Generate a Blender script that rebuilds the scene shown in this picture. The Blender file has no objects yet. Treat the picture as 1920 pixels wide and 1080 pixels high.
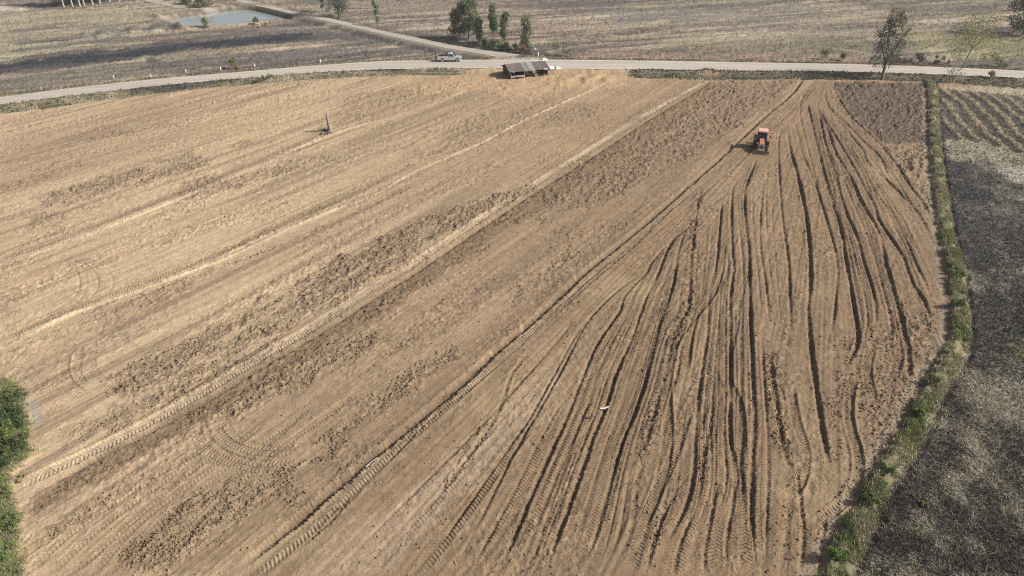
import bpy, bmesh, math, random
import numpy as np
from mathutils import Vector, Matrix

random.seed(7)
RNG = np.random.default_rng(7)
R = math.radians
sc = bpy.context.scene
COL = sc.collection

HAZE = 0.00028
# ------------------------------------------------------------------ camera
CAM_H = 35.0
PITCH = R(30.0)
F_PX = 1371.0                      # focal length in photograph pixels (1920 wide)
cam = bpy.data.cameras.new('camera')
cam.sensor_width = 36.0
cam.lens = 36.0 * F_PX / 1920.0
cam.clip_start = 0.5
cam.clip_end = 9000.0
cam_o = bpy.data.objects.new('camera', cam)
cam_o.location = (0, 0, CAM_H)
cam_o.rotation_euler = (R(90) - PITCH, 0, 0)
COL.objects.link(cam_o)
sc.camera = cam_o

# ------------------------------------------------------------------ light
SUN_EL = R(37.0)
SHADOW_AZ = math.atan2(0.19, -0.98)          # direction shadows fall, in the xy plane
sdir = Vector((-math.cos(SHADOW_AZ) * math.cos(SUN_EL), -math.sin(SHADOW_AZ) * math.cos(SUN_EL), math.sin(SUN_EL)))
world = bpy.data.worlds.new('World')
sc.world = world
world.use_nodes = True
wn, wl = world.node_tree.nodes, world.node_tree.links
bg = wn['Background']
sky = wn.new('ShaderNodeTexSky')
sky.sky_type = 'NISHITA'
sky.sun_disc = False
sky.sun_elevation = SUN_EL
sky.sun_rotation = math.atan2(sdir.x, sdir.y)
sky.dust_density = 6.0
sky.ozone_density = 0.3
wl.new(sky.outputs[0], bg.inputs[0])
bg.inputs[1].default_value = 0.085
sun = bpy.data.lights.new('sun', 'SUN')
sun.energy = 4.8
sun.angle = R(0.55)
sun.color = (1.0, 0.965, 0.91)
sun_o = bpy.data.objects.new('sun', sun)
sun_o.rotation_euler = sdir.to_track_quat('Z', 'Y').to_euler()
sun_o.location = sdir * 300
COL.objects.link(sun_o)
sc.view_settings.view_transform = 'Standard'
sc.view_settings.look = 'None'
sc.view_settings.gamma = 1.0
sc.view_settings.use_curve_mapping = False
sc.view_settings.exposure = 0.20
sc.cycles.use_denoising = False
sc.cycles.pixel_filter_type = 'BLACKMAN_HARRIS'
sc.cycles.filter_width = 1.15

# ------------------------------------------------------------------ survey helpers: photograph pixel -> ground point
cp, sp = math.cos(PITCH), math.sin(PITCH)

def G(px, py, z=0.0):
    dx = (px - 960.0) / F_PX
    dv = -(py - 540.0) / F_PX
    dy = cp + dv * sp
    dz = -sp + dv * cp
    t = (z - CAM_H) / dz
    return (dx * t, dy * t)

def spline(pts, step=1 / 6.):
    p = np.array(pts, float)
    if len(p) < 3:
        n = 12
        return [tuple(p[0] + (p[-1] - p[0]) * k / n) for k in range(n + 1)]
    q = np.vstack([2 * p[0] - p[1], p, 2 * p[-1] - p[-2]])
    out = []
    for i in range(1, len(q) - 2):
        a, b, c, d = q[i - 1], q[i], q[i + 1], q[i + 2]
        m = max(2, int(np.hypot(*(c - b)) / 28) + 1)
        for k in range(m):
            t = k / m
            out.append(tuple(0.5 * ((2 * b) + (c - a) * t + (2 * a - 5 * b + 4 * c - d) * t * t + (3 * b - a - 3 * c + d) * t ** 3)))
    out.append(tuple(p[-1]))
    return out

def GP(pts, z=0.0, smooth=False):
    if smooth:
        pts = spline(pts)
    return np.array([G(x, y, z) for x, y in pts])

# ------------------------------------------------------------------ noise
def _hash(ix, iy, seed):
    h = (ix.astype(np.int64) * 374761393 + iy.astype(np.int64) * 668265263 + seed * 1442695041) & 0xFFFFFFFF
    h = ((h ^ (h >> 13)) * 1274126177) & 0xFFFFFFFF
    h = h ^ (h >> 16)
    return (h & 0xFFFFFF).astype(np.float32) / np.float32(0x7FFFFF) - 1.0

def vn(x, y, seed=0):
    fx, fy = np.floor(x), np.floor(y)
    ix, iy = fx.astype(np.int64), fy.astype(np.int64)
    tx, ty = (x - fx).astype(np.float32), (y - fy).astype(np.float32)
    tx = tx * tx * (3 - 2 * tx)
    ty = ty * ty * (3 - 2 * ty)
    a = _hash(ix, iy, seed); b = _hash(ix + 1, iy, seed)
    c = _hash(ix, iy + 1, seed); d = _hash(ix + 1, iy + 1, seed)
    return (a + (b - a) * tx) * (1 - ty) + (c + (d - c) * tx) * ty

def fbm(x, y, seed=0, octs=3, gain=0.55):
    s = 0; a = 1.0; n = 0
    for k in range(octs):
        s = s + a * vn(x * 2 ** k + 17.3 * k, y * 2 ** k - 9.1 * k, seed + 31 * k)
        n += a; a *= gain
    return s / n

def sstep(a, b, x):
    t = np.clip((x - a) / (b - a), 0, 1)
    return t * t * (3 - 2 * t)

# ------------------------------------------------------------------ terrain grid (finer where it is nearer the drone)
us = np.concatenate([-np.geomspace(2.5, 0.80, 22), np.linspace(-0.78, 0.78, 1120), np.geomspace(0.80, 2.5, 22)])
pyv = np.linspace(1125, -45, 800)
ydep = PITCH + np.arctan((pyv - 540) / F_PX)
y_vis = CAM_H / np.tan(ydep)
ys = np.concatenate([np.linspace(-14, y_vis[0] - 1.2, 18), y_vis, y_vis[-1] * np.geomspace(1.03, 6, 26)])
ww = ys * cp + CAM_H * sp
X = (us[None, :] * ww[:, None]).astype(np.float64)
Y = np.repeat(ys[:, None], len(us), axis=1)
NY, NX = X.shape
H = np.zeros((NY, NX), np.float32)
C = np.zeros((NY, NX, 3), np.float32)
TREAD = np.zeros((NY, NX, 3), np.float32)
INF = 1e6

def polydist(P, closed, Rm, Xa=X, Ya=Y):
    """distance, arclength and signed side of polyline P, only closer than Rm (else INF)"""
    D = np.full((NY, NX), INF, np.float32)
    S = np.zeros((NY, NX), np.float32)
    T = np.zeros((NY, NX), np.float32)
    n = len(P)
    acc = 0.0
    for i in range(n if closed else n - 1):
        a = P[i]; b = P[(i + 1) % n]
        L = math.hypot(b[0] - a[0], b[1] - a[1])
        if L < 1e-6:
            continue
        y0, y1 = min(a[1], b[1]) - Rm, max(a[1], b[1]) + Rm
        r0, r1 = np.searchsorted(ys, y0), np.searchsorted(ys, y1)
        if r1 <= r0:
            acc += L; continue
        x0, x1 = min(a[0], b[0]) - Rm, max(a[0], b[0]) + Rm
        wlo, whi = ww[r0], ww[max(r0, r1 - 1)]
        ul = min(x0 / wlo, x0 / whi); uh = max(x1 / wlo, x1 / whi)
        c0, c1 = np.searchsorted(us, ul), np.searchsorted(us, uh)
        if c1 <= c0:
            acc += L; continue
        sl = (slice(r0, r1), slice(c0, c1))
        dx, dy = (b[0] - a[0]) / L, (b[1] - a[1]) / L
        qx, qy = Xa[sl] - a[0], Ya[sl] - a[1]
        s = np.clip(qx * dx + qy * dy, 0, L)
        t = qx * dy - qy * dx
        d = np.hypot(qx - s * dx, qy - s * dy)
        m = d < D[sl]
        D[sl] = np.where(m, d, D[sl]); S[sl] = np.where(m, s + acc, S[sl]); T[sl] = np.where(m, t, T[sl])
        acc += L
    return D, S, T

def inside(P, Xa, Ya):
    m = np.zeros(Xa.shape, bool)
    n = len(P)
    for i in range(n):
        (x1, y1), (x2, y2) = P[i], P[(i + 1) % n]
        if y1 == y2:
            continue
        c = ((y1 > Ya) != (y2 > Ya)) & (Xa < (x2 - x1) * (Ya - y1) / (y2 - y1) + x1)
        m ^= c
    return m

WX = fbm(X * 0.45, Y * 0.45, 5, 3).astype(np.float32)
WY = fbm(X * 0.45, Y * 0.45, 55, 3).astype(np.float32)

def area(pts, feather=0.5, warp=0.8, smooth=False):
    """soft mask 0..1 of a polygon given in photograph pixels, edge roughened by noise"""
    P = GP(pts, 0.0, smooth)
    Xa, Ya = X + WX * warp, Y + WY * warp
    pad = feather + warp + 0.5
    r0, r1 = np.searchsorted(ys, P[:, 1].min() - pad), np.searchsorted(ys, P[:, 1].max() + pad)
    M = np.zeros((NY, NX), np.float32)
    if r1 <= r0:
        return M
    ins = inside(P, Xa[r0:r1], Ya[r0:r1])
    D, _, _ = polydist(P, True, pad, Xa, Ya)
    sd = np.where(ins, np.minimum(D[r0:r1], 50), -np.minimum(D[r0:r1], 50))
    M[r0:r1] = sstep(-feather, feather, sd)
    return M

def mix(mask, col):
    global C
    m = mask[..., None]
    C += (np.array(col, np.float32) - C) * m

# --- directions
AZ = R(33.3)
dX, dY = math.sin(AZ), math.cos(AZ)              # the long rows of the ploughed field
ALONG = X * dX + Y * dY
ACROSS = X * dY - Y * dX
apex = G(1560, 120)
ANG = np.arctan2(X - apex[0], apex[1] - Y + 0.01)       # fan of passes below the tractor

dry = (0.450, 0.342, 0.218)
moist = (0.215, 0.145, 0.087)
clod = (0.190, 0.138, 0.095)
wet = (0.140, 0.098, 0.064)
straw = (0.38, 0.335, 0.235)
sandy = (0.42, 0.288, 0.172)

# ---- base: ploughed field colours
C[:] = dry
left_far = sstep(0.25, -0.5, X / ww[:, None] )        # pale dry soil to the left, browner to the right
n_big = fbm(ACROSS * 0.12, ALONG * 0.02, 11, 3)
mix(np.clip(0.95 - left_far, 0, 1) * 0.80, moist)
mix(np.clip(0.15 + n_big * 1.5, 0, 1) * 0.6, (0.275, 0.192, 0.120))
# streaks parallel to the rows
st1 = fbm(ACROSS * 0.9, ALONG * 0.035, 21, 3)
st2 = fbm(ACROSS * 3.0, ALONG * 0.06, 22, 2)
V_PX = [(432, 1080), (572, 964), (681, 869), (773, 795), (885, 700), (933, 655), (1000, 600), (1100, 507), (1174, 448), (1248, 385), (1307, 334), (1370, 278), (1425, 226), (1462, 195), (1490, 170), (1505, 147)]
fan = area([(440, 1100), (572, 985), (681, 885), (773, 810), (885, 715), (1000, 615), (1100, 520), (1174, 458), (1248, 397), (1307, 346), (1370, 290), (1430, 235), (1500, 180), (1530, 150), (1570, 155), (1640, 255), (1740, 390), (1800, 520), (1800, 640), (1640, 900), (1560, 1130), (400, 1130)], 0.3, 0.2)
nofan = 1 - fan
dark_st = sstep(0.05, 0.55, st1) * nofan
mix(dark_st * 0.62, clod)
mix(sstep(0.15, 0.6, -st1) * nofan * 0.35, (0.47, 0.362, 0.232))
mix(sstep(0.1, 0.7, st2) * nofan * 0.30, clod)
H += (st2 * 0.012 + st1 * 0.02) * nofan
# fan streaks
fs1 = fbm(ANG * 60, (apex[1] - Y) * 0.03, 31, 3)
fs2 = fbm(ANG * 230, (apex[1] - Y) * 0.05, 32, 2)
fs3 = vn(ANG * 520, (apex[1] - Y) * 0.09, 33)
mix(sstep(0.2, 0.8, fs3) * fan * 0.28, (0.17, 0.125, 0.085))
C *= 1 - 0.10 * fan[..., None]
mix(fan * 0.85, (0.218, 0.151, 0.092))
mix(sstep(0.1, 0.6, fs1) * fan * 0.45, (0.165, 0.122, 0.080))
mix(sstep(0.1, 0.6, -fs1) * fan * 0.4, (0.285, 0.202, 0.128))
mix(sstep(0.1, 0.7, fs2) * fan * 0.25, (0.20, 0.15, 0.10))
H += (fs2 * 0.035 + fs3 * .03) * fan
st3 = vn(ACROSS * 5.5, ALONG * 0.12, 34)
H += st3 * .018 * nofan
mix(sstep(0.2, 0.8, st3) * nofan * 0.22, clod)
# pinkish tint patches
mix(sstep(0.2, 0.7, fbm(X * 0.12, Y * 0.12, 41, 3)) * 0.25, (0.40, 0.265, 0.175))
mix(sstep(0.2, 0.7, fbm(X * 0.10, Y * 0.10, 42, 3)) * 0.3, (0.38, 0.300, 0.170))

# ---- cloddy bands
CL = np.zeros((NY, NX), np.float32)
bands = [
 (0.7, [(60, 930), (400, 745), (700, 562), (900, 430), (1330, 155), (1365, 160), (925, 445), (725, 580), (415, 770), (70, 962)]),
 (1.0, [(190, 725), (330, 632), (560, 532), (700, 450), (790, 405), (900, 380), (1010, 335), (1000, 372), (900, 412), (760, 490), (600, 590), (480, 645), (300, 722), (210, 742)]),
 (0.85, [(60, 372), (200, 330), (360, 283), (385, 292), (380, 312), (200, 358), (110, 388)]),
 (0.75, [(330, 345), (480, 318), (560, 295), (620, 290), (620, 310), (480, 345), (330, 378)]),
 (0.6, [(60, 412), (112, 394), (118, 412), (66, 428)]),
 (0.5, [(0, 345), (90, 318), (160, 300), (160, 316), (60, 350), (0, 362)]),
 (0.55, [(160, 258), (240, 240), (330, 226), (330, 236), (230, 256), (160, 272)]),
 (0.95, [(330, 800), (470, 708), (600, 648), (715, 614), (735, 630), (640, 690), (520, 745), (380, 800)]),
 (0.95, [(540, 885), (640, 785), (700, 720), (860, 655), (870, 672), (850, 692), (740, 752), (620, 850)]),
 (0.9, [(225, 1085), (300, 945), (420, 900), (560, 878), (565, 925), (450, 985), (340, 1085)]),
 (0.9, [(805, 578), (850, 545), (905, 528), (908, 542), (850, 572)]),
 (0.7, [(855, 488), (880, 470), (938, 455), (930, 470), (870, 492)]),
 (0.8, [(970, 405), (1100, 292), (1200, 240), (1350, 152), (1495, 150), (1400, 232), (1260, 318), (1150, 372), (1060, 398)]),
 (0.85, [(975, 402), (1080, 335), (1135, 338), (1130, 350), (1010, 425), (975, 420)]),
 (0.7, [(130, 805), (210, 762), (420, 672), (520, 640), (560, 650), (430, 722), (300, 778), (180, 818)]),
 (0.95, [(1560, 155), (1740, 155), (1742, 268), (1655, 270), (1600, 218)]),
 (0.9, [(1655, 272), (1742, 266), (1760, 430), (1752, 440), (1700, 332)]),
 (0.6, [(150, 590), (300, 540), (400, 500), (400, 518), (290, 566), (160, 606)]),
 (0.55, [(1560, 640), (1780, 560), (1770, 680), (1640, 900), (1545, 1000), (1560, 800)]),
 (0.5, [(840, 232), (940, 205), (1100, 190), (1120, 215), (950, 260), (800, 300)]),
 (0.45, [(640, 180), (840, 150), (880, 160), (700, 230), (600, 240)]),
 (0.55, [(430, 270), (470, 262), (480, 272), (440, 280)]),
 (0.5, [(1040, 440), (1120, 420), (1200, 400), (1180, 430), (1060, 460)]),
 (0.6, [(940, 545), (1010, 500), (1120, 430), (1130, 445), (1020, 530), (950, 570)]),
 (0.5, [(0, 730), (0, 560), (30, 550), (40, 580), (10, 640)]),
]
for a_, p_ in bands:
    CL = np.maximum(CL, a_ * area(p_, 1.0, 1.8))
CL = np.maximum(CL, 0.45 * sstep(0.25, 0.6, fbm(ACROSS * 0.5, ALONG * 0.08, 61, 3)) * nofan)
CL *= np.clip(0.85 + 1.1 * fbm(ACROSS * 1.0, ALONG * 0.25, 62, 3), 0.15, 1.25)
mix(np.clip(CL, 0, 1) * 0.72, (0.185, 0.132, 0.088))
dk = area([(975, 402), (1080, 335), (1150, 300), (1250, 240), (1400, 160), (1495, 150), (1400, 232), (1260, 318), (1150, 372), (1060, 398)], 1.5, 3.0)
mix(dk * 0.40, (0.165, 0.120, 0.085))
dk2 = area([(1560, 155), (1740, 155), (1742, 268), (1655, 270), (1600, 218)], 0.4, 0.3)
mix(dk2 * 0.85, (0.095, 0.073, 0.056))
# brown moist strips under the two long wheel bands
mix(area([(60, 930), (400, 745), (700, 562), (900, 430), (1330, 155), (1370, 160), (930, 445), (730, 580), (420, 770), (70, 965)], 0.4, 0.6) * 0.75, (0.165, 0.112, 0.070))
mix(area([(400, 1080), (680, 855), (885, 690), (1100, 498), (1300, 330), (1270, 330), (1070, 495), (850, 680), (650, 830), (330, 1080)], 0.8, 1.0) * 0.6, (0.195, 0.135, 0.085))
mix(area([(1340, 152), (1500, 150), (1300, 330), (1100, 500), (885, 690), (680, 855), (430, 1085), (40, 1085), (60, 950), (400, 770), (700, 590), (900, 455), (1100, 325)], 2.5, 2.5) * .30, (0.205, 0.142, 0.088))
# pale worn streak right of the main rut
mix(area([(560, 1085), (700, 960), (850, 850), (960, 760), (1080, 650), (1000, 775), (900, 890), (800, 990), (730, 1085)], 0.8, 1.0) * 0.45, (0.40, 0.305, 0.215))
mix(area([(1330, 330), (1440, 300), (1440, 620), (1390, 760), (1340, 600)], 1.5, 1.5) * 0.25, (0.33, 0.24, 0.155))

# ---- ruts and wheel marks: pts, half width m, depth m, berm m, darkening, tread, clods
RUTS = []
def rut(pts, w=0.22, d=0.24, b=0.07, dark=0.55, tread=0.0, cl=0.0, light=0.0, tw=None):
    RUTS.append((pts, w, d, b, dark, tread, cl, light, tw))

off = lambda pts, dx, dy: [(x + dx, y + dy) for x, y in pts]
rut([(468, 1080), (590, 985), (694, 882), (786, 800), (895, 708), (1000, 613), (1100, 521), (1174, 461), (1248, 396), (1307, 347), (1360, 297)], .60, .05, .05, .0, 1.0, 0, .30, .55)
rut([(505, 1073), (597, 999), (706, 890), (797, 795), (903, 710), (1000, 627), (1100, 536), (1174, 474), (1267, 387), (1307, 357)], .16, .13, .06, .45, 0, .5)
rut([(25, 915), (170, 848), (252, 807), (385, 733), (490, 670), (588, 612), (680, 553), (765, 501), (876, 427), (990, 353), (1090, 291), (1190, 228), (1330, 150)], .62, .05, .07, .0, .8, 0, .55, .55)
rut([(150, 842), (330, 745), (480, 655), (650, 545), (850, 420), (1060, 290), (1180, 220), (1310, 150)], .16, .08, .03, .3, .0, .3)
rut([(0, 655), (110, 600), (250, 548), (400, 494), (549, 426), (640, 389), (700, 366), (782, 320), (895, 272), (977, 229), (1097, 174), (1155, 145)], .36, -.16, .0, .0, 0, 0, .8)
rut([(0, 640), (110, 588), (250, 536), (400, 480), (545, 412), (640, 374), (780, 305)], .55, .04, .03, .35, .6, .3, 0, .5)
rut([(0, 497), (106, 463), (246, 409), (387, 352), (500, 303), (633, 248), (746, 217), (845, 181), (888, 162)], .36, -.15, 0, 0, 0, 0, .85)
rut([(0, 487), (106, 452), (246, 398), (387, 341), (500, 293), (633, 238)], .55, .04, .03, .25, .7, .2, 0, .5)
rut([(306, 182), (360, 171)], .4, -.2, 0, 0, 0, 0, .9)
rut([(420, 190), (470, 176), (540, 163), (597, 150)], .36, -.18, 0, 0, 0, 0, .9)
rut([(560, 225), (640, 196), (740, 158), (770, 145)], .34, -.14, 0, 0, 0, 0, .7)
rut([(0, 390), (200, 330), (420, 262), (600, 215), (760, 168)], .3, -.07, 0, 0, 0, 0, .3)
rut([(0, 310), (200, 262), (400, 215), (560, 178)], .3, -.07, 0, 0, 0, 0, .3)
rut([(160, 600), (250, 560), (350, 522), (520, 462), (650, 400)], .18, .10, .03, .4, 0, .6)
rut([(0, 560), (150, 505), (330, 440), (480, 385), (640, 318), (800, 250)], .2, .06, .03, .25, 0, .4)
rut([(620, 1080), (740, 960), (900, 800), (1000, 690), (1060, 620), (1085, 585)], .22, .10, .04, .35, .3, .2)
rut([(700, 1080), (760, 1000), (830, 920), (890, 840), (935, 770), (960, 700), (1010, 640)], .25, .10, .05, .4, .5, .5)
rut([(805, 1052), (893, 925), (960, 830), (995, 781), (1040, 700), (1085, 620), (1120, 580), (1170, 535), (1225, 500)], .20, .16, .05, .5, .3)
rut([(780, 1080), (870, 960), (945, 860), (990, 800)], .45, .05, .05, .1, 1.0, 0, 0, .5)
rut([(847, 1080), (905, 965), (963, 851), (1010, 770), (1050, 700), (1080, 640), (1100, 605), (1141, 559), (1180, 528)], .19, .18, .06, .6)
rut([(1305, 400), (1293, 422), (1263, 448), (1226, 485), (1211, 511), (1170, 556), (1163, 581), (1122, 641), (1095, 700), (1063, 781), (1032, 848), (998, 925), (963, 1010), (931, 1080)], .26, .25, .08, .7, .5, .3)
rut([(1300, 410), (1278, 430), (1252, 467), (1230, 522), (1211, 559), (1185, 633), (1155, 700), (1137, 760), (1113, 816), (1095, 869), (1070, 939), (1046, 1003), (1021, 1080)], .27, .26, .08, .75, .5, .3)
rut([(1290, 420), (1280, 445), (1270, 478), (1263, 530), (1248, 574), (1230, 633), (1213, 700), (1201, 742), (1176, 806), (1158, 858), (1134, 946), (1113, 1017), (1091, 1080)], .27, .24, .08, .7, .8, .3)
rut([(1318, 348), (1311, 370), (1307, 393), (1296, 485), (1293, 559), (1285, 589), (1263, 626), (1248, 698), (1229, 763), (1211, 830), (1194, 911), (1183, 999), (1165, 1041), (1148, 1080)], .30, .15, .05, .5, .2, 1.0)
rut([(1355, 455), (1350, 505), (1330, 560), (1290, 605), (1262, 650), (1250, 721), (1252, 806), (1246, 869), (1225, 939), (1197, 992)], .42, .08, .06, .2, 1.0, 0, 0, .4)
rut([(1354, 370), (1348, 448), (1341, 507), (1331, 544), (1326, 626), (1315, 700), (1304, 806), (1301, 883), (1289, 939), (1260, 999), (1236, 1024)], .26, .25, .08, .7, .8)
rut([(1345, 721), (1329, 806), (1317, 876), (1306, 953)], .25, .10, .04, .35, .8, .5)
rut([(1396, 330), (1374, 352), (1372, 448), (1376, 507), (1369, 559), (1370, 698), (1368, 806), (1375, 855), (1380, 900), (1369, 946), (1352, 978)], .26, .25, .08, .7, .8)
rut([(1400, 500), (1385, 560), (1375, 620), (1360, 700), (1385, 760), (1390, 860)], .4, .06, .04, .1, 1.0, 0, 0, .4)
rut([(1420, 295), (1398, 355), (1398, 411), (1404, 467), (1406, 559), (1411, 698), (1415, 788), (1410, 876), (1410, 981), (1417, 1080)], .28, .26, .09, .75, .8, .2)
rut([(1432, 330), (1426, 404), (1426, 467), (1437, 541), (1443, 615)], .22, .16, .05, .5)
rut([(1444, 640), (1447, 700), (1454, 753), (1461, 795), (1471, 848), (1493, 897)], .34, .16, .06, .7, 0, 1.0)
rut([(1472, 1080), (1475, 1010), (1478, 970), (1484, 930)], .34, .18, .06, .75, 0, 1.0)
rut([(1470, 238), (1460, 258), (1461, 318), (1467, 411), (1478, 485), (1481, 559), (1483, 626)], .24, .20, .06, .65)
rut([(1476, 245), (1482, 280), (1492, 315), (1504, 365), (1515, 430), (1520, 522), (1515, 578), (1520, 640), (1526, 700), (1535, 760), (1549, 848), (1559, 883)], .34, .34, .10, .85, .4, .3)
rut([(1490, 232), (1497, 255), (1505, 290), (1515, 312), (1530, 350), (1548, 404), (1563, 459), (1570, 504), (1563, 596), (1545, 665)], .24, .18, .06, .5, .5)
rut([(1512, 190), (1519, 212), (1531, 266), (1547, 329), (1563, 386), (1576, 423), (1585, 477), (1598, 554), (1609, 628), (1600, 663), (1583, 693)], .30, .30, .09, .8, .3, .2)
rut([(1535, 203), (1547, 266), (1566, 323), (1579, 373), (1591, 408), (1607, 442), (1618, 486), (1633, 530), (1641, 569), (1643, 619)], .27, .24, .08, .65, .6)
rut([(1538, 200), (1557, 256), (1569, 291), (1594, 329), (1613, 373), (1629, 401), (1651, 442), (1660, 490), (1672, 530), (1684, 578), (1695, 622), (1704, 664), (1704, 726)], .34, .32, .10, .8, .4, .3)
rut([(1528, 197), (1563, 250), (1594, 300), (1620, 348), (1638, 382), (1648, 411), (1670, 445), (1693, 480), (1713, 533), (1734, 566), (1746, 607)], .28, .26, .08, .65, .5)
rut([(1547, 168), (1553, 200), (1594, 238), (1620, 266), (1642, 285), (1657, 307), (1664, 332)], .25, .22, .08, .6)
rut([(1550, 200), (1601, 260), (1620, 285), (1626, 304), (1667, 341), (1698, 373), (1714, 395)], .25, .22, .08, .6)
rut([(1560, 162), (1576, 190), (1601, 225), (1635, 256), (1657, 278), (1686, 316), (1708, 351), (1730, 379), (1749, 417)], .34, .24, .10, .7, 0, .6)
rut([(1620, 329), (1642, 345), (1661, 376), (1690, 430), (1725, 510), (1746, 542)], .22, .18, .06, .5, .4)
rut([(1505, 180), (1500, 215), (1520, 300), (1540, 380), (1560, 470)], .2, .12, .05, .4)
rut([(1525, 155), (1500, 190), (1470, 222), (1440, 250)], .24, .14, .05, .45)
rut([(1455, 300), (1448, 400), (1455, 500), (1465, 620)], .16, .07, .03, .3, .3)
rut([(1600, 700), (1590, 780), (1610, 860), (1600, 920), (1560, 960), (1530, 985)], .4, .08, .05, .2, 1.0, 0, 0, .38)
rut([(1480, 720), (1492, 790), (1510, 850), (1500, 905), (1480, 930)], .4, .07, .05, .2, 1.0, 0, 0, .38)
rut([(1345, 1080), (1340, 1020), (1350, 960)], .4, .06, .05, .1, 1.0, 0, 0, .4)
rut([(1400, 1080), (1395, 1000), (1400, 900)], .45, .06, .05, .1, 1.0, 0, 0, .4)
rut([(1635, 640), (1625, 700), (1640, 760)], .4, .06, .05, .1, 1.0, 0, 0, .4)
rut([(1660, 740), (1680, 690), (1690, 620), (1680, 560)], .4, .06, .05, .1, 1.0, 0, 0, .4)
rut([(1180, 1080), (1215, 960), (1260, 860), (1290, 770)], .4, .05, .04, .1, 1.0, 0, 0, .4)
rut([(1285, 700), (1300, 600), (1350, 530), (1380, 440)], .36, .06, .04, .1, .8, 0, 0, .36)
rut([(55, 932), (185, 858), (267, 817), (400, 743), (505, 680), (603, 622), (694, 564), (778, 511), (889, 436), (1000, 362), (1100, 300), (1200, 235), (1290, 180), (1335, 152)], .42, .40, .06, .95, 0, .4)
rut(V_PX, .52, .46, .10, 1.0)
rut([(1320, 1085), (1322, 1030), (1335, 960), (1345, 900)], .25, .14, .05, .5, .6, .2)
rut([(1262, 1085), (1275, 1020), (1300, 960)], .25, .12, .04, .45, .8, .2)
rut([(1210, 1085), (1228, 1010), (1262, 930), (1300, 880)], .22, .12, .04, .45, .3, .6)
rut([(1360, 1085), (1362, 1010), (1378, 930), (1392, 840), (1393, 760)], .2, .12, .04, .45, .6, .1)
rut([(1437, 1085), (1436, 1000), (1440, 900), (1438, 800), (1432, 700), (1428, 620)], .2, .12, .04, .45, .6, .1)
rut([(1500, 1085), (1506, 1000), (1500, 930), (1492, 860)], .22, .12, .04, .45, .5, .4)
rut([(1535, 1085), (1540, 1020), (1550, 960)], .22, .10, .04, .35, .3, .5)
rut([(880, 1085), (915, 1010), (965, 920), (1015, 820), (1062, 740)], .2, .10, .04, .35, .8, .2)
rut([(985, 1085), (1012, 1010), (1050, 900), (1085, 800), (1120, 720)], .2, .10, .04, .35, .8, .2)
rut([(1425, 300), (1408, 330), (1385, 350), (1350, 372), (1318, 395)], .2, .12, .04, .4)
rut([(1440, 300), (1436, 380), (1440, 470), (1450, 560)], .18, .10, .04, .4)
rut([(1412, 330), (1412, 420), (1422, 520), (1428, 600)], .18, .10, .04, .4)
rut([(1460, 222), (1430, 260), (1380, 310), (1320, 362), (1260, 412), (1190, 470)], .2, .10, .04, .35)
rut([(1530, 160), (1498, 200), (1478, 235)], .22, .14, .05, .5)
# turning circles left
for (cx, cy, rx, ry, a0, a1) in [(75, 530, 75, 52, -70, 95), (75, 530, 88, 60, -60, 80), (95, 530, 90, 50, -75, 45), (120, 528, 92, 48, -70, 40)]:
    rut([(cx + rx * math.cos(R(a)), cy + ry * math.sin(R(a))) for a in np.linspace(a0, a1, 9)], .2, .045, .02, .18, .3)
for (cx, cy, rx, ry, a0, a1) in [(190, 690, 48, 45, 120, 250), (200, 690, 80, 60, 110, 235), (230, 680, 60, 45, 90, 200)]:
    rut([(cx + rx * math.cos(R(a)), cy + ry * math.sin(R(a))) for a in np.linspace(a0, a1, 9)], .45, .025, .025, .03, .6, 0, 0, .4)
for (cx, cy, rx, ry) in [(510, 800, 130, 70), (510, 800, 142, 82), (515, 795, 108, 56), (515, 795, 92, 46)]:
    rut([(cx + rx * math.cos(R(a)), cy + ry * math.sin(R(a))) for a in np.linspace(60, 195, 10)], .45, .025, .02, .06, .5, 0, 0, .35)
for k in range(7):                                  # overlapping wheel bands low at the left
    x = 40 + 42 * k
    rut([(x, 1085), (x + 90 + 9 * (k % 3), 1000 - 6 * k), (x + 230, 905 - 10 * k), (x + 380 - 40 * (k % 2), 820 - 14 * k)], .5, .025, .02, .05, .5, .1, 0, .36)

# fainter passes between neighbouring ruts of the fan
def px_resample(pts, n):
    p = np.array(spline(pts), float)
    if p[0, 1] > p[-1, 1]: p = p[::-1]
    yy_ = np.linspace(0, 1, n)
    d_ = np.concatenate([[0], np.cumsum(np.hypot(*np.diff(p, axis=0).T))]); d_ /= d_[-1]
    return np.stack([np.interp(yy_, d_, p[:, 0]), np.interp(yy_, d_, p[:, 1])], -1)
fan_r = [r_ for r_ in RUTS if r_[2] > .14 and r_[8] is None and abs(r_[0][0][1] - r_[0][-1][1]) > 180 and max(p_[0] for p_ in r_[0]) > 1150 and r_[1] > .2]
fan_r.sort(key=lambda r_: float(np.mean([p_[0] for p_ in r_[0]])))
rr_ = random.Random(11)
for a_, b_ in zip(fan_r[:-1], fan_r[1:]):
    A_, B_ = px_resample(a_[0], 14), px_resample(b_[0], 14)
    if np.hypot(*(A_[7] - B_[7])) > 130: continue
    if np.hypot(*(A_[7] - B_[7])) < 22: continue
    for f_ in (.22, .4, .6, .8):
        f_ += rr_.uniform(-.07, .07)
        M_ = A_ * (1 - f_) + B_ * f_
        M_[:, 0] += np.interp(np.arange(14), [0, 4, 8, 13], [rr_.uniform(-4, 4) for _ in range(4)])
        i0, i1 = rr_.randint(0, 3), rr_.choice([10, 12, 14, 14, 14])
        rut([tuple(q_) for q_ in M_[i0:i1]], rr_.choice([.12, .16, .24]), rr_.uniform(.04, .09), .03, rr_.uniform(.25, .5), rr_.choice([0, .7, 1.0]), rr_.choice([0, .1, .3]))
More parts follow.
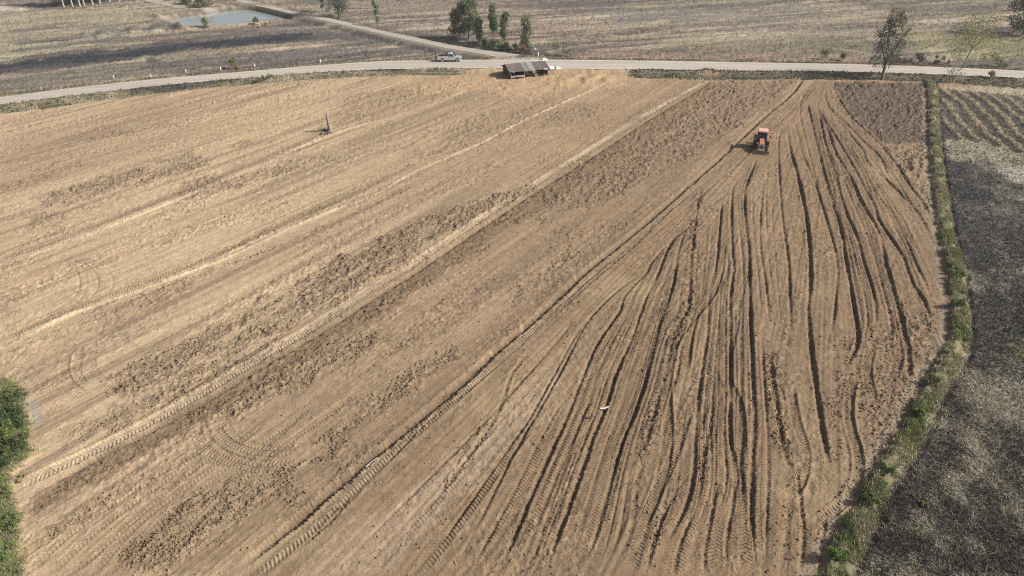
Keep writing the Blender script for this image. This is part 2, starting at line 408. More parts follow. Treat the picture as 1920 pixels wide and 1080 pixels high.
for (pts, w, d, b, dark, tread, cl, light, tw) in RUTS:
    P = GP(pts, 0, True)
    Rm = max(w * 2.8, (tw or 0) * 1.4) + 0.35
    D, S, T = polydist(P, False, Rm)
    idx = np.nonzero(D < Rm)
    if len(idx[0]) == 0:
        continue
    t, s, dd = T[idx], S[idx], D[idx]
    L = float(np.hypot(*np.diff(P, axis=0).T).sum())
    tp_ = min(5.0, L * .2) if not tw else 1.5
    edge = sstep(0, tp_, s) * sstep(0, tp_, L - s)
    n1 = vn(s * 0.6, s * 0 + 3.3, int(pts[0][0]))
    n2 = vn(X[idx] * 5.0, Y[idx] * 5.0, 77)
    n3 = vn(s * 0.23, s * 0 + 9.3, int(pts[0][1]))
    far = np.clip(Y[idx] / 90.0, 0, 1)
    lug = np.sin(s * (2 * math.pi / .27)) * np.clip(1.6 - Y[idx] / 50., 0, 1)
    wl_ = w * .60 * (.75 + .25 * edge) * (1 + 0.22 * n1 + 0.25 * n2 + .18 * lug) * (1.06 - 0.22 * far)
    q = np.abs(dd) / wl_
    amt = edge * (np.clip(0.95 + 0.75 * n3, 0.2, 1.3) if pts not in (V_PX,) and cl != .4 else np.clip(1.05 + .25 * n3, .8, 1.3))
    tw_ = tw or w * 2.1
    if tw:       # a broad flat wheel band
        prof = 1 - sstep(0.75, 1.1, np.abs(dd) / tw)
        H[idx] += (-d * prof + b * np.exp(-((np.abs(dd) - tw * 1.15) / 0.10) ** 2)) * amt
    else:
        prof = np.exp(-q ** 3)
        rough = vn(X[idx] * 7.0, Y[idx] * 7.0, 78)
        H[idx] += (-d * .92 * prof * (1 + .3 * rough) + b * (.35 + .55 * rough) * np.exp(-((np.abs(dd) - wl_ * 1.6) / (wl_ * 0.5)) ** 2)) * amt
    if not tw and d > .12:      # a soft band of turned-up damp soil beside the rut
        halo = np.clip(np.exp(-(dd / (w * 1.9)) ** 2) * .38 * amt, 0, 1)[:, None]
        C[idx] += (np.array((0.150, 0.106, 0.068), np.float32) - C[idx]) * halo
    dk = np.clip(prof * dark * amt * 1.0, 0, 1)[:, None]
    C[idx] += (np.array(wet, np.float32) - C[idx]) * dk
    if light:  # pale soil of wheel bands; on raised ridges also a painted highlight
        lt = np.clip(prof * light * amt, 0, 1)[:, None]
        C[idx] += (np.array((0.50, 0.395, 0.27), np.float32) - C[idx]) * lt
    if cl:
        CL[idx] = np.maximum(CL[idx], cl * np.exp(-(dd / (w * 2.0)) ** 2) * amt)
    if tread:
        m = tread * edge * (1 - sstep(0.85, 1.15, dd / tw_))
        better = m > TREAD[..., 2][idx]
        ii = (idx[0][better], idx[1][better])
        TREAD[ii[0], ii[1], 0] = s[better]
        TREAD[ii[0], ii[1], 1] = t[better]
        TREAD[ii[0], ii[1], 2] = m[better]

# ---- clods as relief
far_amp = np.clip(0.6 + Y / 75.0, 0.6, 2.4)
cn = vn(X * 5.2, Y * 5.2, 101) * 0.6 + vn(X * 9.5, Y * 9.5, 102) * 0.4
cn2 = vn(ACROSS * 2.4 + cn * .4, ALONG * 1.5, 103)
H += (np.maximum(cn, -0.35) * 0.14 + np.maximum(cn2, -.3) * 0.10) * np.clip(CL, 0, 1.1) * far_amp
fine = vn(X * 4.3, Y * 4.3, 104) * .5 + vn(X * 9, Y * 9, 105) * .5
rgh = np.clip(.50 + 1.4 * fbm(ACROSS * .55, ALONG * .12, 109, 3), .25, 1.4)
H += fine * .066 * rgh * far_amp
stip = vn(X * 3.4, Y * 2.2, 110)
mix(sstep(.25, .75, stip) * rgh * .45, (0.135, 0.100, 0.070))
mix(sstep(.35, .85, -stip) * rgh * .30, (0.44, 0.335, 0.225))
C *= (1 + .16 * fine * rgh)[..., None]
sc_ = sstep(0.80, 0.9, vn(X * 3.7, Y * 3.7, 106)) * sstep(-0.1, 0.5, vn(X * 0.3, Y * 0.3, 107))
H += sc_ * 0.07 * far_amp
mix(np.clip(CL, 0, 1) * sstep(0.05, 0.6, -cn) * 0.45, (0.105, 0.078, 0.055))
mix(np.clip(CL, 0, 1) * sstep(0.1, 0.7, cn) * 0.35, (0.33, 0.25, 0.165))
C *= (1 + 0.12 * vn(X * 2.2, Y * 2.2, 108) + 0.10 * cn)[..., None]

# ------------------------------------------------------------------ the land round the field
# road edges in the photograph
RU = [(-260, 212), (0, 182), (99, 169.5), (198, 158), (297, 148), (396, 139.5), (480, 132.5), (565, 125), (664, 118), (763, 113.5), (960, 112), (1150, 113), (1400, 117), (1650, 122), (1920, 133), (2300, 152)]
RL = [(-260, 230), (0, 196), (99, 183), (198, 171.5), (297, 161), (396, 151.5), (480, 144.5), (565, 137.5), (664, 132), (763, 129), (960, 128), (1100, 129), (1400, 132), (1650, 136), (1920, 147), (2300, 168)]
ROAD_Z = 0.55
ru = GP(RU, ROAD_Z, True); rl = GP(RL, ROAD_Z, True)
edge_px = [(-300, 256), (0, 212), (99, 201), (198, 186), (264, 178), (330, 170), (410, 162), (480, 156), (565, 149), (664, 143), (763, 140), (840, 140), (900, 140), (960, 136), (1040, 134), (1120, 136), (1180, 146), (1340, 150), (1500, 148), (1640, 149), (1745, 153), (1920, 166), (2300, 190)]
# everything beyond the field edge
beyond = area(edge_px + [(2600, 100), (2600, -45), (-600, -45), (-600, 240)], 0.5, 0.5)
far_rows = sstep(y_vis[-1] * 0.98, y_vis[-1] * 1.0, Y)
beyond = np.maximum(beyond, far_rows)
K = R(19); ex, ey = math.cos(K), math.sin(K)
K2 = R(31); ex2, ey2 = math.cos(K2), math.sin(K2)
lf = sstep(8, -12, X - 0.0 + (Y - 160) * 0.9)
a1 = X * ex + Y * ey; b1 = -X * ey + Y * ex
a2 = X * ex2 + Y * ey2; b2 = -X * ey2 + Y * ex2
B = beyond
H *= (1 - B)
base_far = np.zeros_like(C)
base_far[:] = (0.222, 0.180, 0.130)
def fmix(mask, col):
    base_far[:] = base_far + (np.array(col, np.float32) - base_far) * mask[..., None]
for (aa, bb, wt, sd) in ((a1, b1, 1 - lf, 200), (a2, b2, lf, 300)):
    s1 = fbm(bb * 0.11, aa * 0.009, sd, 3)
    s2 = fbm(bb * 0.33, aa * 0.018, sd + 5, 3)
    s3 = fbm(bb * 0.05, aa * 0.015, sd + 9, 3)
    s4 = fbm(bb * 0.62, aa * 0.035, sd + 13, 2)
    fmix(wt * sstep(0.08, 0.26, s1) * 0.65, (0.145, 0.120, 0.098))
    fmix(wt * sstep(0.1, 0.5, -s1) * 0.6, (0.335, 0.292, 0.205))
    fmix(wt * sstep(0.10, 0.24, s2) * 0.7, (0.100, 0.086, 0.077))
    fmix(wt * sstep(0.15, 0.6, -s2) * 0.5, (0.375, 0.325, 0.235))
    fmix(wt * sstep(0.15, 0.55, s3) * 0.4, (0.185, 0.155, 0.130))
    fmix(wt * sstep(0.16, 0.32, s4) * .75, (0.078, 0.068, 0.062)); fmix(wt * sstep(0.18, 0.34, -s4) * .55, (0.40, 0.34, 0.255))
    H += B * wt * (s2 * 0.10 + s1 * 0.08)
fmix(sstep(0.1, 0.6, fbm(X * 0.05, Y * 0.03, 410, 3)) * 0.35, (0.185, 0.170, 0.105))
fmix(sstep(0.0, 0.4, fbm(a1 * 0.02, b1 * 0.05, 412, 3)) * 0.65, (0.125, 0.100, 0.085))
fmix(sstep(0.2, 0.6, fbm(X * 0.4, Y * 0.2, 411, 3)) * 0.4, (0.11, 0.10, 0.09))
# burnt bands and other shapes, far left
def farpoly(pts, col, amt=0.85, f=1.2, w=2.5):
    fmix(area(pts, f * .45, w) * np.clip(1.15 + 1.1 * fbm(a2 * .12, b2 * .5, 418, 2), .4, 1.0) * amt, col)
char = (0.042, 0.042, 0.048)
farpoly([(-300, 30), (0, 15), (160, 18), (340, 18), (300, 45), (240, 60), (120, 72), (0, 90), (-300, 120)], (0.30, 0.262, 0.180), .65)
farpoly([(-300, -10), (0, 12), (60, 13), (30, 24), (0, 27), (-300, 50)], (0.46, 0.41, 0.31), .9, 1.5, 2)
farpoly([(0, 90), (100, 82), (180, 70), (150, 60), (110, 60), (300, 45), (320, 60), (170, 85), (0, 115), (-300, 150), (-300, 115)], (0.345, 0.31, 0.22), .6)
farpoly([(-300, 160), (0, 122), (100, 107), (200, 95), (290, 82), (330, 80), (480, 68), (600, 58), (700, 62), (660, 72), (560, 80), (480, 84), (330, 97), (260, 108), (140, 125), (0, 138), (-300, 180)], char, 1.0)
farpoly([(-300, 158), (0, 126), (200, 99), (330, 84), (480, 73), (600, 63), (640, 66), (480, 80), (330, 92), (260, 103), (140, 120), (0, 133), (-300, 175)], (0.03, 0.031, 0.037), 1.0, .8, 1.5)
farpoly([(0, 140), (140, 128), (300, 105), (290, 120), (180, 150), (0, 175)], (0.33, 0.29, 0.21), .45)
farpoly([(270, 115), (420, 98), (560, 95), (700, 90), (800, 85), (820, 100), (640, 105), (420, 128), (300, 130)], (0.125, 0.108, 0.098), .8)
farpoly([(400, 60), (540, 45), (620, 50), (700, 70), (780, 80), (700, 80), (560, 62), (450, 70)], (0.15, 0.13, 0.115), .6)
farpoly([(600, 65), (690, 60), (700, 78), (640, 88), (590, 78)], (0.12, 0.105, 0.10), .6)
farpoly([(280, 108), (296, 106), (290, 121), (276, 120)], char, .8, .8, .8)
farpoly([(150, 50), (240, 50), (300, 40), (330, 45), (260, 60), (180, 70)], (0.19, 0.165, 0.13), .6)
fmix(lf * sstep(.10, .20, fbm(a2 * .03, b2 * .11, 419, 3)) * .6, (0.085, 0.075, 0.072))
fmix((1 - lf) * sstep(.14, .24, fbm(a1 * .022, b1 * .09, 420, 3)) * .55, (0.10, 0.088, 0.080))
# burnt / straw and a painted tree shadow on the right beyond the road
farpoly([(1230, 5), (1500, 0), (1560, 40), (1400, 60), (1250, 40)], (0.165, 0.150, 0.135), .5, 3, 5)
farpoly([(1100, 20), (1300, 15), (1300, 40), (1180, 45)], (0.15, 0.14, 0.135), .5, 3, 5)
farpoly([(1260, 80), (1420, 60), (1640, 85), (1640, 105), (1400, 105), (1280, 100)], (0.215, 0.190, 0.120), .5, 2, 4)
farpoly([(1480, 70), (1640, 75), (1600, 95), (1490, 90)], (0.14, 0.15, 0.085), .5, 2, 3)
farpoly([(1700, 55), (1900, 70), (1960, 110), (1800, 110), (1700, 90)], (0.22, 0.205, 0.105), .6, 2, 4)
farpoly([(1050, 102), (1200, 98), (1600, 104), (1640, 116), (1400, 116), (1080, 112)], (0.335, 0.235, 0.165), .45, 1, 3)
farpoly([(1790, 48), (1920, 50), (1960, 66), (1860, 60), (1780, 58)], (0.08, 0.075, 0.07), .7, 1.5, 2)  # cast shadow of the dark tree at the right edge, painted on the ground
farpoly([(880, 40), (1100, 30), (1200, 60), (1000, 60)], (0.27, 0.215, 0.16), .5, 3, 5)
farpoly([(600, 0), (860, 0), (860, 30), (640, 20)], (0.26, 0.225, 0.17), .5, 3, 5)
farpoly([(760, 60), (900, 70), (990, 100), (960, 104), (880, 90), (790, 72)], (0.11, 0.095, 0.085), .6, 1, 1.5)
farpoly([(640, 55), (720, 72), (830, 92), (850, 100), (740, 84), (640, 62)], (0.10, 0.09, 0.085), .6, 1, 1)
C += (base_far - C) * B[..., None]
CL *= (1 - B)
H += B * (vn(a1 * .5, b1 * 1.3, 420) * 0.16 + vn(X * 3.1, Y * 3.1, 421) * 0.12)
C *= (1 + B * (0.22 * vn(a1 * .12, b1 * .9, 422) + 0.15 * vn(X * 2.7, Y * 1.7, 423)))[..., None]
# thin low dikes across the far plain
for pts, hh, wd in [([(980, 118), (1040, 96), (1120, 84), (1260, 78), (1400, 74), (1560, 92), (1660, 108)], .35, .7),
                    ([(1420, 74), (1500, 84), (1560, 90), (1640, 96)], -.6, .9), ([(1580, 22), (1680, 38), (1770, 52), (1920, 80)], -.5, .8),
                    ([(640, 34), (800, 28), (1000, 20), (1280, 10)], .25, .8), ([(1280, 10), (1420, 0)], .25, .8), ([(1240, 80), (1440, 62), (1640, 70)], .2, .7),
                    ([(0, 88), (100, 82), (200, 70), (330, 62)], .3, .8), ([(0, 148), (130, 130), (300, 107), (480, 88), (640, 76)], .3, .5),
                    ([(290, 30), (320, 44), (352, 56)], .7, .9), ([(1100, 60), (1200, 72), (1300, 62), (1500, 40), (1700, 26)], .2, .8)]:
    P = GP(pts, 0, True)
    D, S, T = polydist(P, False, wd * 2.5)
    m = np.exp(-(D / wd) ** 2) * B
    H += hh * m
    C += (np.array((0.20, 0.165, 0.12) if hh < 0 else (0.33, 0.285, 0.205), np.float32) - C) * (m * 0.6)[..., None]

# ---- verge and road bench
mid = (ru[:min(len(ru), len(rl))] + rl[:min(len(ru), len(rl))]) / 2 if False else None
def ribbon_dist(A_, B_):
    P = np.vstack([A_, B_[::-1]])
    ins = inside(P, X, Y)
    D, _, _ = polydist(P, True, 9.0)
    return np.where(ins, 0, D)
rd = ribbon_dist(ru, rl)
verge = sstep(3.2, 1.6, rd + WX * 1.0)
vcol = np.zeros_like(C); vcol[:] = (0.185, 0.165, 0.115)
g1 = fbm(X * 0.5, Y * 0.4, 430, 3)
vcol += (np.array((0.105, 0.112, 0.060), np.float32) - vcol) * (sstep(-0.1, 0.4, g1) * 0.8)[..., None]
vcol += (np.array((0.300, 0.265, 0.180), np.float32) - vcol) * (sstep(0.1, 0.5, -g1) * 0.5)[..., None]
south = area([(-300, 236)] + RL[1:] + [(2300, 170)] + edge_px[::-1][:-1], 0.3, 0.4)
C += (vcol - C) * np.clip(np.maximum(verge * 0.7, south * 0.95), 0, 1)[..., None]
mix(sstep(1.5, .5, rd + .8 * WX) * .7, (0.33, 0.285, 0.215))
burnv = area([(235, 169), (300, 162), (400, 153), (455, 149), (450, 155), (380, 163), (300, 172), (245, 177)], .4, .6) + area([(690, 133), (760, 131), (765, 137), (700, 138)], .4, .6)
mix(burnv * .85, (0.06, 0.06, 0.062))
darkg_shade = area([(1180, 130), (1440, 133), (1900, 150), (1920, 162), (1700, 147), (1440, 147), (1180, 140)], .4, .8)  # dark verge grass, with the tree shadow on it put into the colour
mix(darkg_shade * .6, (0.10, 0.095, 0.066))
straw_v = area([(1745, 152), (1920, 160), (1960, 190), (1770, 172)], .5, 1.0)
ditch = np.exp(-((rd - 2.6) / 1.1) ** 2) * south
H = H - ditch * 0.55 + south * 0.15 * vn(X * 1.5, Y * 1.5, 431)
bench = sstep(2.4, 0.5, rd)
H = H * (1 - bench) + (ROAD_Z - 0.05) * bench
# sandy apron round the stall
sand = area([(870, 138), (905, 131), (960, 126), (1060, 129), (1120, 131), (1180, 137), (1200, 150), (1160, 165), (1060, 165), (1000, 190), (900, 170), (800, 178), (760, 165)], 1.0, 1.6)
sand2 = area([(1310, 131), (1345, 131), (1350, 146), (1320, 150)], .5, .8)
mix(sand * .6, sandy); mix(sand2 * .6, (0.33, 0.235, 0.155))
for (x0, y0, s_) in [(1060, 150, 1.0), (1080, 145, .8), (1100, 150, 1.), (1120, 146, .8), (1040, 158, .8), (1140, 152, .8), (970, 160, .6), (950, 158, .5), (925, 150, .4), (1328, 139, .6)]:
    gx, gy = G(x0, y0)
    H += s_ * 0.45 * np.exp(-(((X - gx) / 1.3) ** 2 + ((Y - gy) / 1.6) ** 2)) * (1 + .6 * vn(X * 1.6, Y * 1.2, 440))
H += sand * 0.12 * vn(X * 1.1, Y * 0.8, 441)
wp = area([(1030, 124), (1160, 133), (1160, 136), (1040, 132)], .3, .5)

# ---- side road bench
SL = [(915, 113), (926, 109), (924, 106), (907, 102), (840, 91), (773, 77), (707, 62), (640, 46), (600, 37), (560, 29), (505, 16), (440, 2)]
SR = [(1012, 113), (1000, 107), (975, 103), (945, 99), (907, 94.5), (840, 84), (773, 69.5), (707, 56), (640, 40), (605, 32), (565, 25), (515, 13), (455, 0)]
SIDE_Z = 0.45
sl_, sr_ = GP(SL, SIDE_Z, True), GP(SR, SIDE_Z, True)
sd_ = ribbon_dist(sl_, sr_)
b2_ = sstep(2.2, 0.5, sd_)
H = H * (1 - b2_) + (SIDE_Z - 0.05) * b2_
mix(sstep(1.6, 0.4, sd_) * 0.7, (0.27, 0.235, 0.18))
H -= 0.5 * np.exp(-((sd_ - 3.0) / 0.8) ** 2) * sstep(0.5, 1.5, rd)
TP = [(255, -8), (290, 2), (340, 12), (395, 19), (440, 18), (480, 14)]
pth = GP(TP, 0, True)
D, S, T = polydist(pth, False, 4)
mix(sstep(1.6, .9, D) * .85, (0.37, 0.345, 0.28))

# ---- pond
POND = [(322, 42), (340, 49), (362, 52), (430, 49), (480, 43), (530, 38), (545, 34), (535, 29), (500, 23), (465, 20), (430, 22), (395, 27), (345, 34)]
WZ = -0.75
pw = GP(POND, WZ)
Pp = pw
ins = inside(Pp, X, Y)
D, _, _ = polydist(Pp, True, 6.0)
sdp = np.where(ins, -np.minimum(D, 6), np.minimum(D, 6))
bowl = sstep(3.2, -1.5, sdp) * (1 - b2_)
H = H * (1 - bowl) - 2.4 * bowl + 0.35 * np.exp(-((sdp - 3.8) / 1.2) ** 2)
mix(sstep(3.5, 0.5, np.abs(sdp)) * 0.75, (0.12, 0.108, 0.072))
mix(area([(350, 30), (430, 14), (500, 15), (560, 34), (540, 38), (500, 24), (430, 22), (370, 30)], .5, 1.0) * .6, (0.085, 0.088, 0.05))
mix(area([(300, 58), (370, 54), (470, 46), (560, 38), (560, 42), (480, 50), (380, 60)], .5, 1.0) * .5, (0.27, 0.215, 0.145))
pb = area([(150, 62), (180, 56), (330, 44), (350, 56), (240, 66), (180, 74)], .8, 1.)
H += pb * 0.5 * np.sin(a1 * 1.1 + 2 * WX) * .6

# ---- bund on the right and the burnt paddy behind it
BUND = [(1700, 100), (1740, 148), (1749, 165), (1752, 230), (1757, 300), (1766, 360), (1775, 430), (1792, 500), (1799, 560), (1803, 610), (1796, 655), (1764, 705), (1736, 755), (1706, 820), (1668, 880), (1630, 945), (1596, 1010), (1565, 1080), (1545, 1130)]
BUND = BUND[1:]
bp = GP(BUND, 0.25, True)
D, S, T = polydist(bp, False, 5.0)
bundD, bundS, bundT = D, S, T
right_px = [(1749, 165), (1752, 230), (1757, 300), (1766, 360), (1775, 430), (1792, 500), (1799, 560), (1803, 610), (1796, 655), (1764, 705), (1736, 755), (1706, 820), (1668, 880), (1630, 945), (1596, 1010), (1565, 1080), (1540, 1135), (4200, 1135), (3400, 300), (2300, 178), (1920, 158)]
RGT = area(right_px, 0.3, 0.2)
near_rows = (Y < y_vis[0]) & (X > G(1560, 1120)[0])
RGT = np.maximum(RGT, near_rows.astype(np.float32))
RGT *= (1 - south)
bb = np.zeros_like(C)
bb[:] = (0.135, 0.118, 0.092)
nb1 = fbm(X * 0.35, Y * 0.25, 500, 3); nb2 = fbm(X * 1.6, Y * 1.1, 501, 3); nb3 = vn(X * 5, Y * 5, 502); nb4 = vn(X * 9, Y * 9, 503)
def bmix(mask, col):
    bb[:] = bb + (np.array(col, np.float32) - bb) * mask[..., None]
bmix(sstep(-0.1, 0.35, nb1) * .85, (0.038, 0.041, 0.046))
bmix(sstep(0.15, 0.55, -nb1) * .55, (0.215, 0.200, 0.150))
bmix(sstep(0.05, 0.4, nb2) * .7, (0.032, 0.035, 0.040))
bmix(sstep(0.15, 0.5, -nb2) * .5, (0.235, 0.218, 0.175))
bmix(sstep(0.25, 0.55, fbm(X * 0.9, Y * 0.7, 504, 3)) * .7, (0.36, 0.345, 0.30))
bmix(sstep(0.3, 0.55, fbm(X * 0.22, Y * 0.2, 505, 3)) * .55, (0.15, 0.16, 0.075))
rw = fbm(np.clip(X - .12 * Y, -200, 200) * .75, Y * .045, 508, 3)
bmix(sstep(.04, .3, rw) * .65, (0.034, 0.034, 0.037)); bmix(sstep(.1, .4, -rw) * .5, (0.24, 0.205, 0.15))
big1 = fbm(X * .12, Y * .09, 515, 3)
bmix(sstep(.08, .3, big1) * .55, (0.036, 0.038, 0.043)); bmix(sstep(.08, .3, -big1) * .5, (0.27, 0.235, 0.175))
bmix(sstep(0.2, .9, nb3) * .5, (0.035, 0.035, 0.037)); bmix(sstep(.2, .9, nb4) * .35, (0.26, 0.245, 0.2))
# straw field rows at the far right corner
rows = area([(1762, 166), (1930, 176), (2100, 190), (2300, 330), (1930, 300), (1860, 270), (1790, 262), (1764, 240)], .6, .6)
lw = np.sin((X * math.cos(R(-14)) + Y * math.sin(R(-14))) * 2 * math.pi / 2.3 + 1.2 * vn(X * .1, Y * .25, 507) * 1.2)
bb[:] = bb + ((np.array((0.068, 0.054, 0.042), np.float32)) - bb) * (rows * .8)[..., None]
bmix(rows * sstep(0.1, .8, lw + .9 * nb2) * .8, (0.30, 0.238, 0.150))
bmix(area([(1760, 150), (1920, 160), (2300, 185), (2300, 192), (1920, 180), (1762, 166)], .8, 1.2) * .8, (0.335, 0.300, 0.215))
bmix(area([(1768, 262), (1830, 262), (1930, 290), (2100, 305), (2100, 340), (1930, 325), (1850, 300), (1780, 300)], .8, 1.2) * .75, (0.33, 0.292, 0.205))
bmix(area([(1870, 310), (1920, 315), (1960, 345), (1900, 340), (1870, 325)], .5, 1.0) * .8, (0.42, 0.40, 0.35))
bmix(area([(1780, 305), (1860, 312), (1930, 380), (1960, 480), (1850, 470), (1790, 440)], 1.2, 2.0) * .45, (0.055, 0.057, 0.060))
bmix(area([(1880, 640), (1940, 620), (1960, 690), (1900, 670)], .4, .6) * .7, (0.155, 0.165, 0.07))
bmix(area([(1850, 690), (1930, 680), (1960, 800), (1890, 780)], .6, 1.2) * .45, (0.27, 0.255, 0.205))
bmix(area([(1640, 1040), (1720, 1030), (1760, 1090), (1620, 1095)], .4, .8) * .7, (0.33, 0.30, 0.215))
bmix(area([(1700, 985), (1760, 970), (1770, 1000), (1710, 1010)], .3, .6) * .6, (0.27, 0.255, 0.155))
bmix(area([(1820, 620), (1860, 640), (1850, 760), (1760, 860), (1780, 760)], .8, 1.2) * .5, (0.050, 0.053, 0.058))
C += (bb - C) * RGT[..., None]
H = H * (1 - RGT) + RGT * (-0.12 + nb1 * .10 + nb2 * .05 + nb3 * .05 * far_amp + rows * lw * .07 + nb4 * .03 * far_amp)
CL *= 1 - RGT
TREAD[..., 2] *= (1 - RGT) * (1 - B)
bw = np.where(Y < 48, .62, .72) * (1 + .22 * vn(S * .5, S * 0, 510))
bund = np.exp(-(D / bw) ** 4)
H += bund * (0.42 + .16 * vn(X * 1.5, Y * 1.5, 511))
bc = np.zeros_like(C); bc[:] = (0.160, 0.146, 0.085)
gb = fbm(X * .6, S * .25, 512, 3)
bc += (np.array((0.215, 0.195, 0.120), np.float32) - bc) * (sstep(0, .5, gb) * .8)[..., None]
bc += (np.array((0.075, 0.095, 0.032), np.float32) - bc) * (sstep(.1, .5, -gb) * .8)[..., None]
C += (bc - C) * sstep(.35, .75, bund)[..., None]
# cut soil face on the field side of the bund, its shadow painted in
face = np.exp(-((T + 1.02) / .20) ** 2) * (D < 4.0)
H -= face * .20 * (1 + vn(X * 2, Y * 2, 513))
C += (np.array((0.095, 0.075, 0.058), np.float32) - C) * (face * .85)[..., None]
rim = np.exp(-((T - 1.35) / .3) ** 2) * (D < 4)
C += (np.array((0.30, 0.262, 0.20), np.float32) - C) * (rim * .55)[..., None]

# ---- left scrub ground
scrub = area([(-200, 700), (30, 712), (48, 735), (50, 800), (58, 860), (20, 890), (22, 925), (38, 960), (45, 1000), (35, 1050), (50, 1130), (-300, 1130)], .3, .5)
mix(scrub * .8, (0.105, 0.110, 0.055))
H += scrub * .15
mix(area([(45, 745), (75, 750), (80, 790), (60, 800)], .3, .5) * .6, (0.32, 0.30, 0.27))
# mound at the charred post
gx, gy = G(612, 246)
H += 0.38 * np.exp(-(((X - gx + .3) / 1.1) ** 2 + ((Y - gy) / 1.2) ** 2)) * (1 + .5 * vn(X * 2, Y * 2, 520))
C += (np.array((0.17, .125, .09), np.float32) - C) * (.6 * np.exp(-(((X - gx + .3) / 1.1) ** 2 + ((Y - gy) / 1.3) ** 2)))[..., None]
# far beyond the frame: calm
H *= (1 - sstep(y_vis[-1] * 1.1, y_vis[-1] * 1.4, Y)) * (1 - sstep(.9, 1.4, np.abs(X / ww[:, None])))
C = np.clip(C, 0.02, 0.8)

def ground_z(x, y):
    r = int(np.clip(np.searchsorted(ys, y), 1, NY - 1))
    r = r if abs(ys[r] - y) < abs(ys[r - 1] - y) else r - 1
    u = x / (y * cp + CAM_H * sp)
    c = int(np.clip(np.searchsorted(us, u), 1, NX - 1))
    c = c if abs(us[c] - u) < abs(us[c - 1] - u) else c - 1
    return float(H[r, c])

def at(px, py):
    """ground point seen at a photograph pixel, on the relief"""
    z = 0.0
    for _ in range(4):
        x, y = G(px, py, z)
        z = ground_z(x, y)
    return Vector((x, y, z))

# ------------------------------------------------------------------ materials
def mat(name, col=(.5, .5, .5), rough=.8, metal=0.0, spec=.3, noise=0.0, nscale=5.0, bump=0.0, col2=None, coat=0.0):
    m = bpy.data.materials.new(name)
    m.use_nodes = True
    nt = m.node_tree; b = nt.nodes['Principled BSDF']
    b.inputs['Roughness'].default_value = rough
    b.inputs['Metallic'].default_value = metal
    b.inputs['Specular IOR Level'].default_value = spec
    b.inputs['Base Color'].default_value = (*col, 1)
    if coat:
        b.inputs['Coat Weight'].default_value = coat
    if noise or col2:
        tc = nt.nodes.new('ShaderNodeTexCoord')
        nz = nt.nodes.new('ShaderNodeTexNoise'); nz.inputs['Scale'].default_value = nscale; nz.inputs['Detail'].default_value = 6
        nz.inputs['Roughness'].default_value = .65
        nt.links.new(tc.outputs['Object'], nz.inputs['Vector'])
        cr = nt.nodes.new('ShaderNodeValToRGB')
        c2 = col2 or tuple(c * (1 - noise) for c in col)
        cr.color_ramp.elements[0].position = .35; cr.color_ramp.elements[1].position = .65
        cr.color_ramp.elements[0].color = (*c2, 1); cr.color_ramp.elements[1].color = (*col, 1)
        nt.links.new(nz.outputs['Fac'], cr.inputs['Fac'])
        nt.links.new(cr.outputs['Color'], b.inputs['Base Color'])
        if bump:
            bp_ = nt.nodes.new('ShaderNodeBump'); bp_.inputs['Strength'].default_value = bump; bp_.inputs['Distance'].default_value = .03
            nt.links.new(nz.outputs['Fac'], bp_.inputs['Height']); nt.links.new(bp_.outputs['Normal'], b.inputs['Normal'])
    return m

def ground_mat():
    m = bpy.data.materials.new('soil'); m.use_nodes = True
    nt = m.node_tree; N = nt.nodes; Lk = nt.links; b = N['Principled BSDF']
    b.inputs['Roughness'].default_value = .95; b.inputs['Specular IOR Level'].default_value = .12
    at_ = N.new('ShaderNodeAttribute'); at_.attribute_name = 'col'
    geo = N.new('ShaderNodeNewGeometry')
    def noise(scale, detail=3, rough=.6):
        n = N.new('ShaderNodeTexNoise'); n.inputs['Scale'].default_value = scale; n.inputs['Detail'].default_value = detail
        n.inputs['Roughness'].default_value = rough; Lk.new(geo.outputs['Position'], n.inputs['Vector']); return n
    def math_(op, a, b_=None, c=None):
        n = N.new('ShaderNodeMath'); n.operation = op
        for i, v in enumerate((a, b_, c)):
            if v is None: continue
            if isinstance(v, (int, float)): n.inputs[i].default_value = v
            else: Lk.new(v, n.inputs[i])
        return n.outputs[0]
    n1 = noise(9.0, 4, .7); n2 = noise(2.3, 3); n3 = noise(28.0, 2)
    v = math_('MULTIPLY_ADD', n1.outputs['Fac'], .75, .625)
    v = math_('MULTIPLY', v, math_('MULTIPLY_ADD', n2.outputs['Fac'], .30, .85))
    vm = N.new('ShaderNodeVectorMath'); vm.operation = 'SCALE'
    Lk.new(at_.outputs['Color'], vm.inputs[0]); Lk.new(v, vm.inputs['Scale'])
    Lk.new(vm.outputs[0], b.inputs['Base Color'])
    # tyre lugs: chevrons pressed along every wheel path
    tr = N.new('ShaderNodeAttribute'); tr.attribute_name = 'tread'
    sx = N.new('ShaderNodeSeparateXYZ'); Lk.new(tr.outputs['Vector'], sx.inputs[0])
    ph = math_('ADD', math_('MULTIPLY', sx.outputs['X'], 2 * math.pi / .27), math_('MULTIPLY', math_('ABSOLUTE', sx.outputs['Y']), 11.0))
    sn = math_('MULTIPLY', math_('SINE', ph), sx.outputs['Z'])
    sn = math_('MULTIPLY', sn, math_('MULTIPLY_ADD', n2.outputs['Fac'], 1.2, .2))
    hgt = math_('ADD', math_('MULTIPLY', n1.outputs['Fac'], .055), math_('MULTIPLY', sn, .040))
    hgt = math_('ADD', hgt, math_('MULTIPLY', n3.outputs['Fac'], .018))
    bp_ = N.new('ShaderNodeBump'); bp_.inputs['Strength'].default_value = 1.0; bp_.inputs['Distance'].default_value = 1.0
    Lk.new(hgt, bp_.inputs['Height']); Lk.new(bp_.outputs['Normal'], b.inputs['Normal'])
    return m
M_SOIL = ground_mat()

